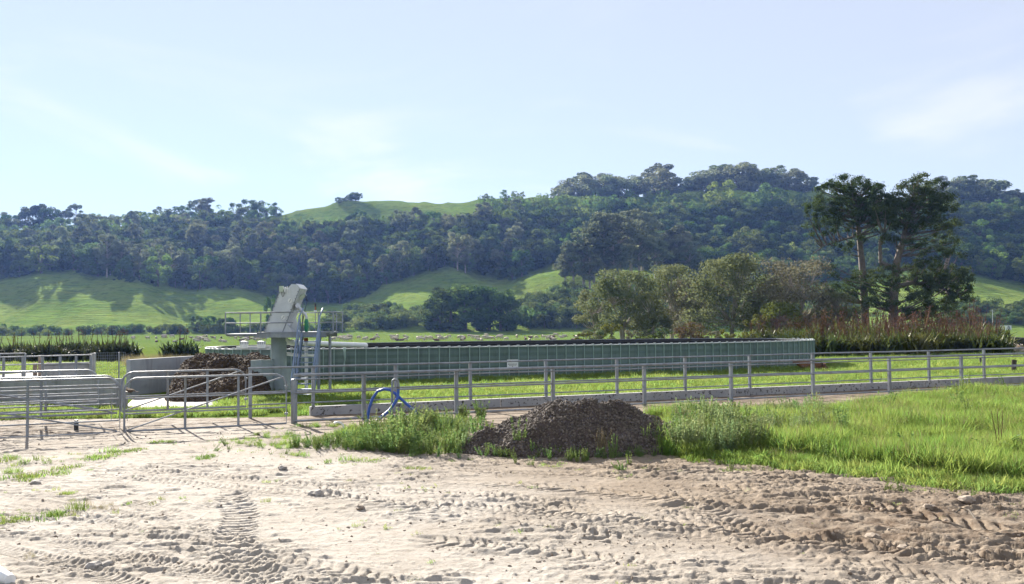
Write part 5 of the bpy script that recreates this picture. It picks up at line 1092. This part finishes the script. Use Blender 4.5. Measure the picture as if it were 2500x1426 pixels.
# ------------------------------------------------------------------ animals
def skin(name, verts, edges, rad, mats, sub=1, root=0):
    me = bpy.data.meshes.new(name); me.from_pydata(verts, edges, []); o = bpy.data.objects.new(name, me); C.objects.link(o)
    o.modifiers.new('s', 'SKIN'); sub_ = o.modifiers.new('u', 'SUBSURF'); sub_.levels = sub
    for i, r in enumerate(rad): me.skin_vertices[0].data[i].radius = r if hasattr(r, '__len__') else (r, r)
    me.skin_vertices[0].data[root].use_root = True
    dg = bpy.context.evaluated_depsgraph_get(); out = bpy.data.meshes.new_from_object(o.evaluated_get(dg)); bpy.data.objects.remove(o)
    for p in out.polygons: p.use_smooth = True
    out.materials.clear()
    for m in mats: out.materials.append(m)
    return out
def cow_mesh(kind, mat):
    if kind == 'lying':
        V = [(-.95,0,.42),(-.5,0,.46),(.1,0,.50),(.6,0,.52),(.95,0,.72),(1.2,0,.86),(1.45,0,.74),(-.75,.35,.18),(-.3,.5,.12),(.55,.3,.16),(.9,.38,.08),(1.22,.16,.92),(1.22,-.16,.92),(-1.1,0,.3),(-.55,-.3,.2)]
        E = [(0,1),(1,2),(2,3),(3,4),(4,5),(5,6),(0,7),(7,8),(3,9),(9,10),(5,11),(5,12),(0,13),(1,14)]; Rr = [.28,.36,.40,.34,.2,.16,.1,.16,.08,.12,.07,.04,.04,.05,.18]
    else:
        hd = [(1.15,0,1.18),(1.45,0,1.28),(1.75,0,1.15)] if kind == 'standing' else [(1.15,0,1.0),(1.4,0,.6),(1.55,0,.2)]
        V = [(-.85,0,1.08),(-.3,0,1.0),(.3,0,1.0),(.8,0,1.05)] + hd + [(-.8,.24,.6),(-.85,.25,.02),(-.8,-.24,.6),(-.75,-.25,.02),(.75,.22,.6),(.72,.22,.02),(.75,-.22,.6),(.85,-.22,.02),(-1.1,0,1.0),(-1.15,0,.55)]
        E = [(0,1),(1,2),(2,3),(3,4),(4,5),(5,6),(0,7),(7,8),(0,9),(9,10),(3,11),(11,12),(3,13),(13,14),(0,15),(15,16)]; Rr = [.30,.36,.37,.31,.19,.15,.09,.13,.06,.13,.06,.12,.06,.12,.06,.04,.03]
    return skin('cow', V, E, Rr, [mat], 1, 1)
CW = [cow_mesh(k, M[m_]) for k, m_ in (('lying','hidecream'),('lying','hidegrey'),('grazing','hidecream'),('standing','hidegrey'),('lying','hidebrown'),('grazing','hidegrey'))]
r_ = random.Random(12)
def herd(x0, x1, y0, y1, n, label, group):
    done = 0
    while done < n:
        px, py = r_.uniform(x0, x1), r_.uniform(y0, y1); q = land(px, py, 60)
        if q is None or q.y > 315: continue
        o = ob('cow', r_.choice(CW), None, q - Vector((0,0,.03)), r_.uniform(0, 6.283), r_.uniform(.68, .85)); tag(o, label, 'cow', group); done += 1
herd(800, 1410, 822, 833, 95, 'pale cow of the far herd beyond the tank', 'herd beyond the tank')
herd(310, 660, 824, 836, 48, 'pale cow of the far herd left of the separator column', 'herd left of the column')
def one(kind, mat, px, py, Y, rz, label, s=1.0):
    q = P(px, py, Y); q.z = float(zfield(q.x, Y)) - .02; tag(ob('cow', cow_mesh(kind, M[mat]), None, q, rz, s), label, 'cow')
one('lying', 'hidecream', 2462, 862, 60, 2.6, 'cream cow lying behind the far fence at the right edge')
one('lying', 'hideblack', 2502, 840, 80, 2.9, 'black cow lying beyond the cream one at the right edge')
one('lying', 'hidebrown', 1985, 905, 41.5, 3.0, 'brown calf lying in the grass at the right end of the tank', .62)

# ------------------------------------------------------------------ small things in the paddock
for i, (px, pt, pb, lb) in enumerate(((2474,878,913,'dark broken timber post behind the far fence at the right'), (2394,872,897,'thin timber post in front of the flax at the right'), (2122,868,893,'thin timber post in front of the flax, nearest the tank'), (407,856,868,'thin dark post left of the lone flax bush'))):
    q = G(px, pb) if px > 500 else P(px, 866, 66); h = P(px, pt, q.y).z; q.z = -.1
    tag(ob('timber_post', MB().tube([q, Vector((q.x + (.05 if i == 0 else 0), q.y, max(h, .4)))], [.10 if i == 0 else .05]*2, 9).mesh('timber_post', M['darktimber'], True)), lb, 'post')
q = land(2456, 805, 150); e = empty('white_shed', q, 'tiny white box shed far off in the right paddock', 'shed')
part('walls', MB().box(q + Vector((0,0,.7)), (2.6,2.2,1.5), .5), M['white'], e, False); part('roof', MB().box(q + Vector((0,0,1.5)), (2.9,2.5,.1), .5), M['galv'], e, False); part('door', MB().box(q + Vector((.55,-1.05,.6)), (.8,.06,1.1), .5), M['galv'], e, False)
q = land(2424, 800, 150); tag(ob('power_pole', MB().tube([q, q + Vector((0,0,6.5))], [.14,.1], 8).bar(q + Vector((-.8,0,6.0)), q + Vector((.8,0,6.0)), .1, .1).mesh('power_pole', M['rim'], True)), 'pale power pole far off left of the white shed', 'pole')

# ------------------------------------------------------------------ haze
hm, t, out = newmat('haze'); pv = N(t, 'ShaderNodeVolumePrincipled'); pv.inputs['Density'].default_value = HAZE; pv.inputs['Color'].default_value = (0.24, 0.42, 1.0, 1); pv.inputs['Anisotropy'].default_value = 0.3
t.links.new(pv.outputs[0], out.inputs['Volume'])
hb = MB().box((0, 600, 65), (2640, 1840, 140)); tag(ob('haze', hb.mesh('haze', hm)), 'thin blue summer haze over the valley', kind='stuff')

for o in C.objects:                          # pieces too fine to pick apart one by one
    if o.parent and o.name.split('.')[0] in ('leaves', 'flowers', 'flower_stalks', 'blades', 'stems', 'chain', 'print', 'mesh', 'crown'): o['kind'] = 'stuff'
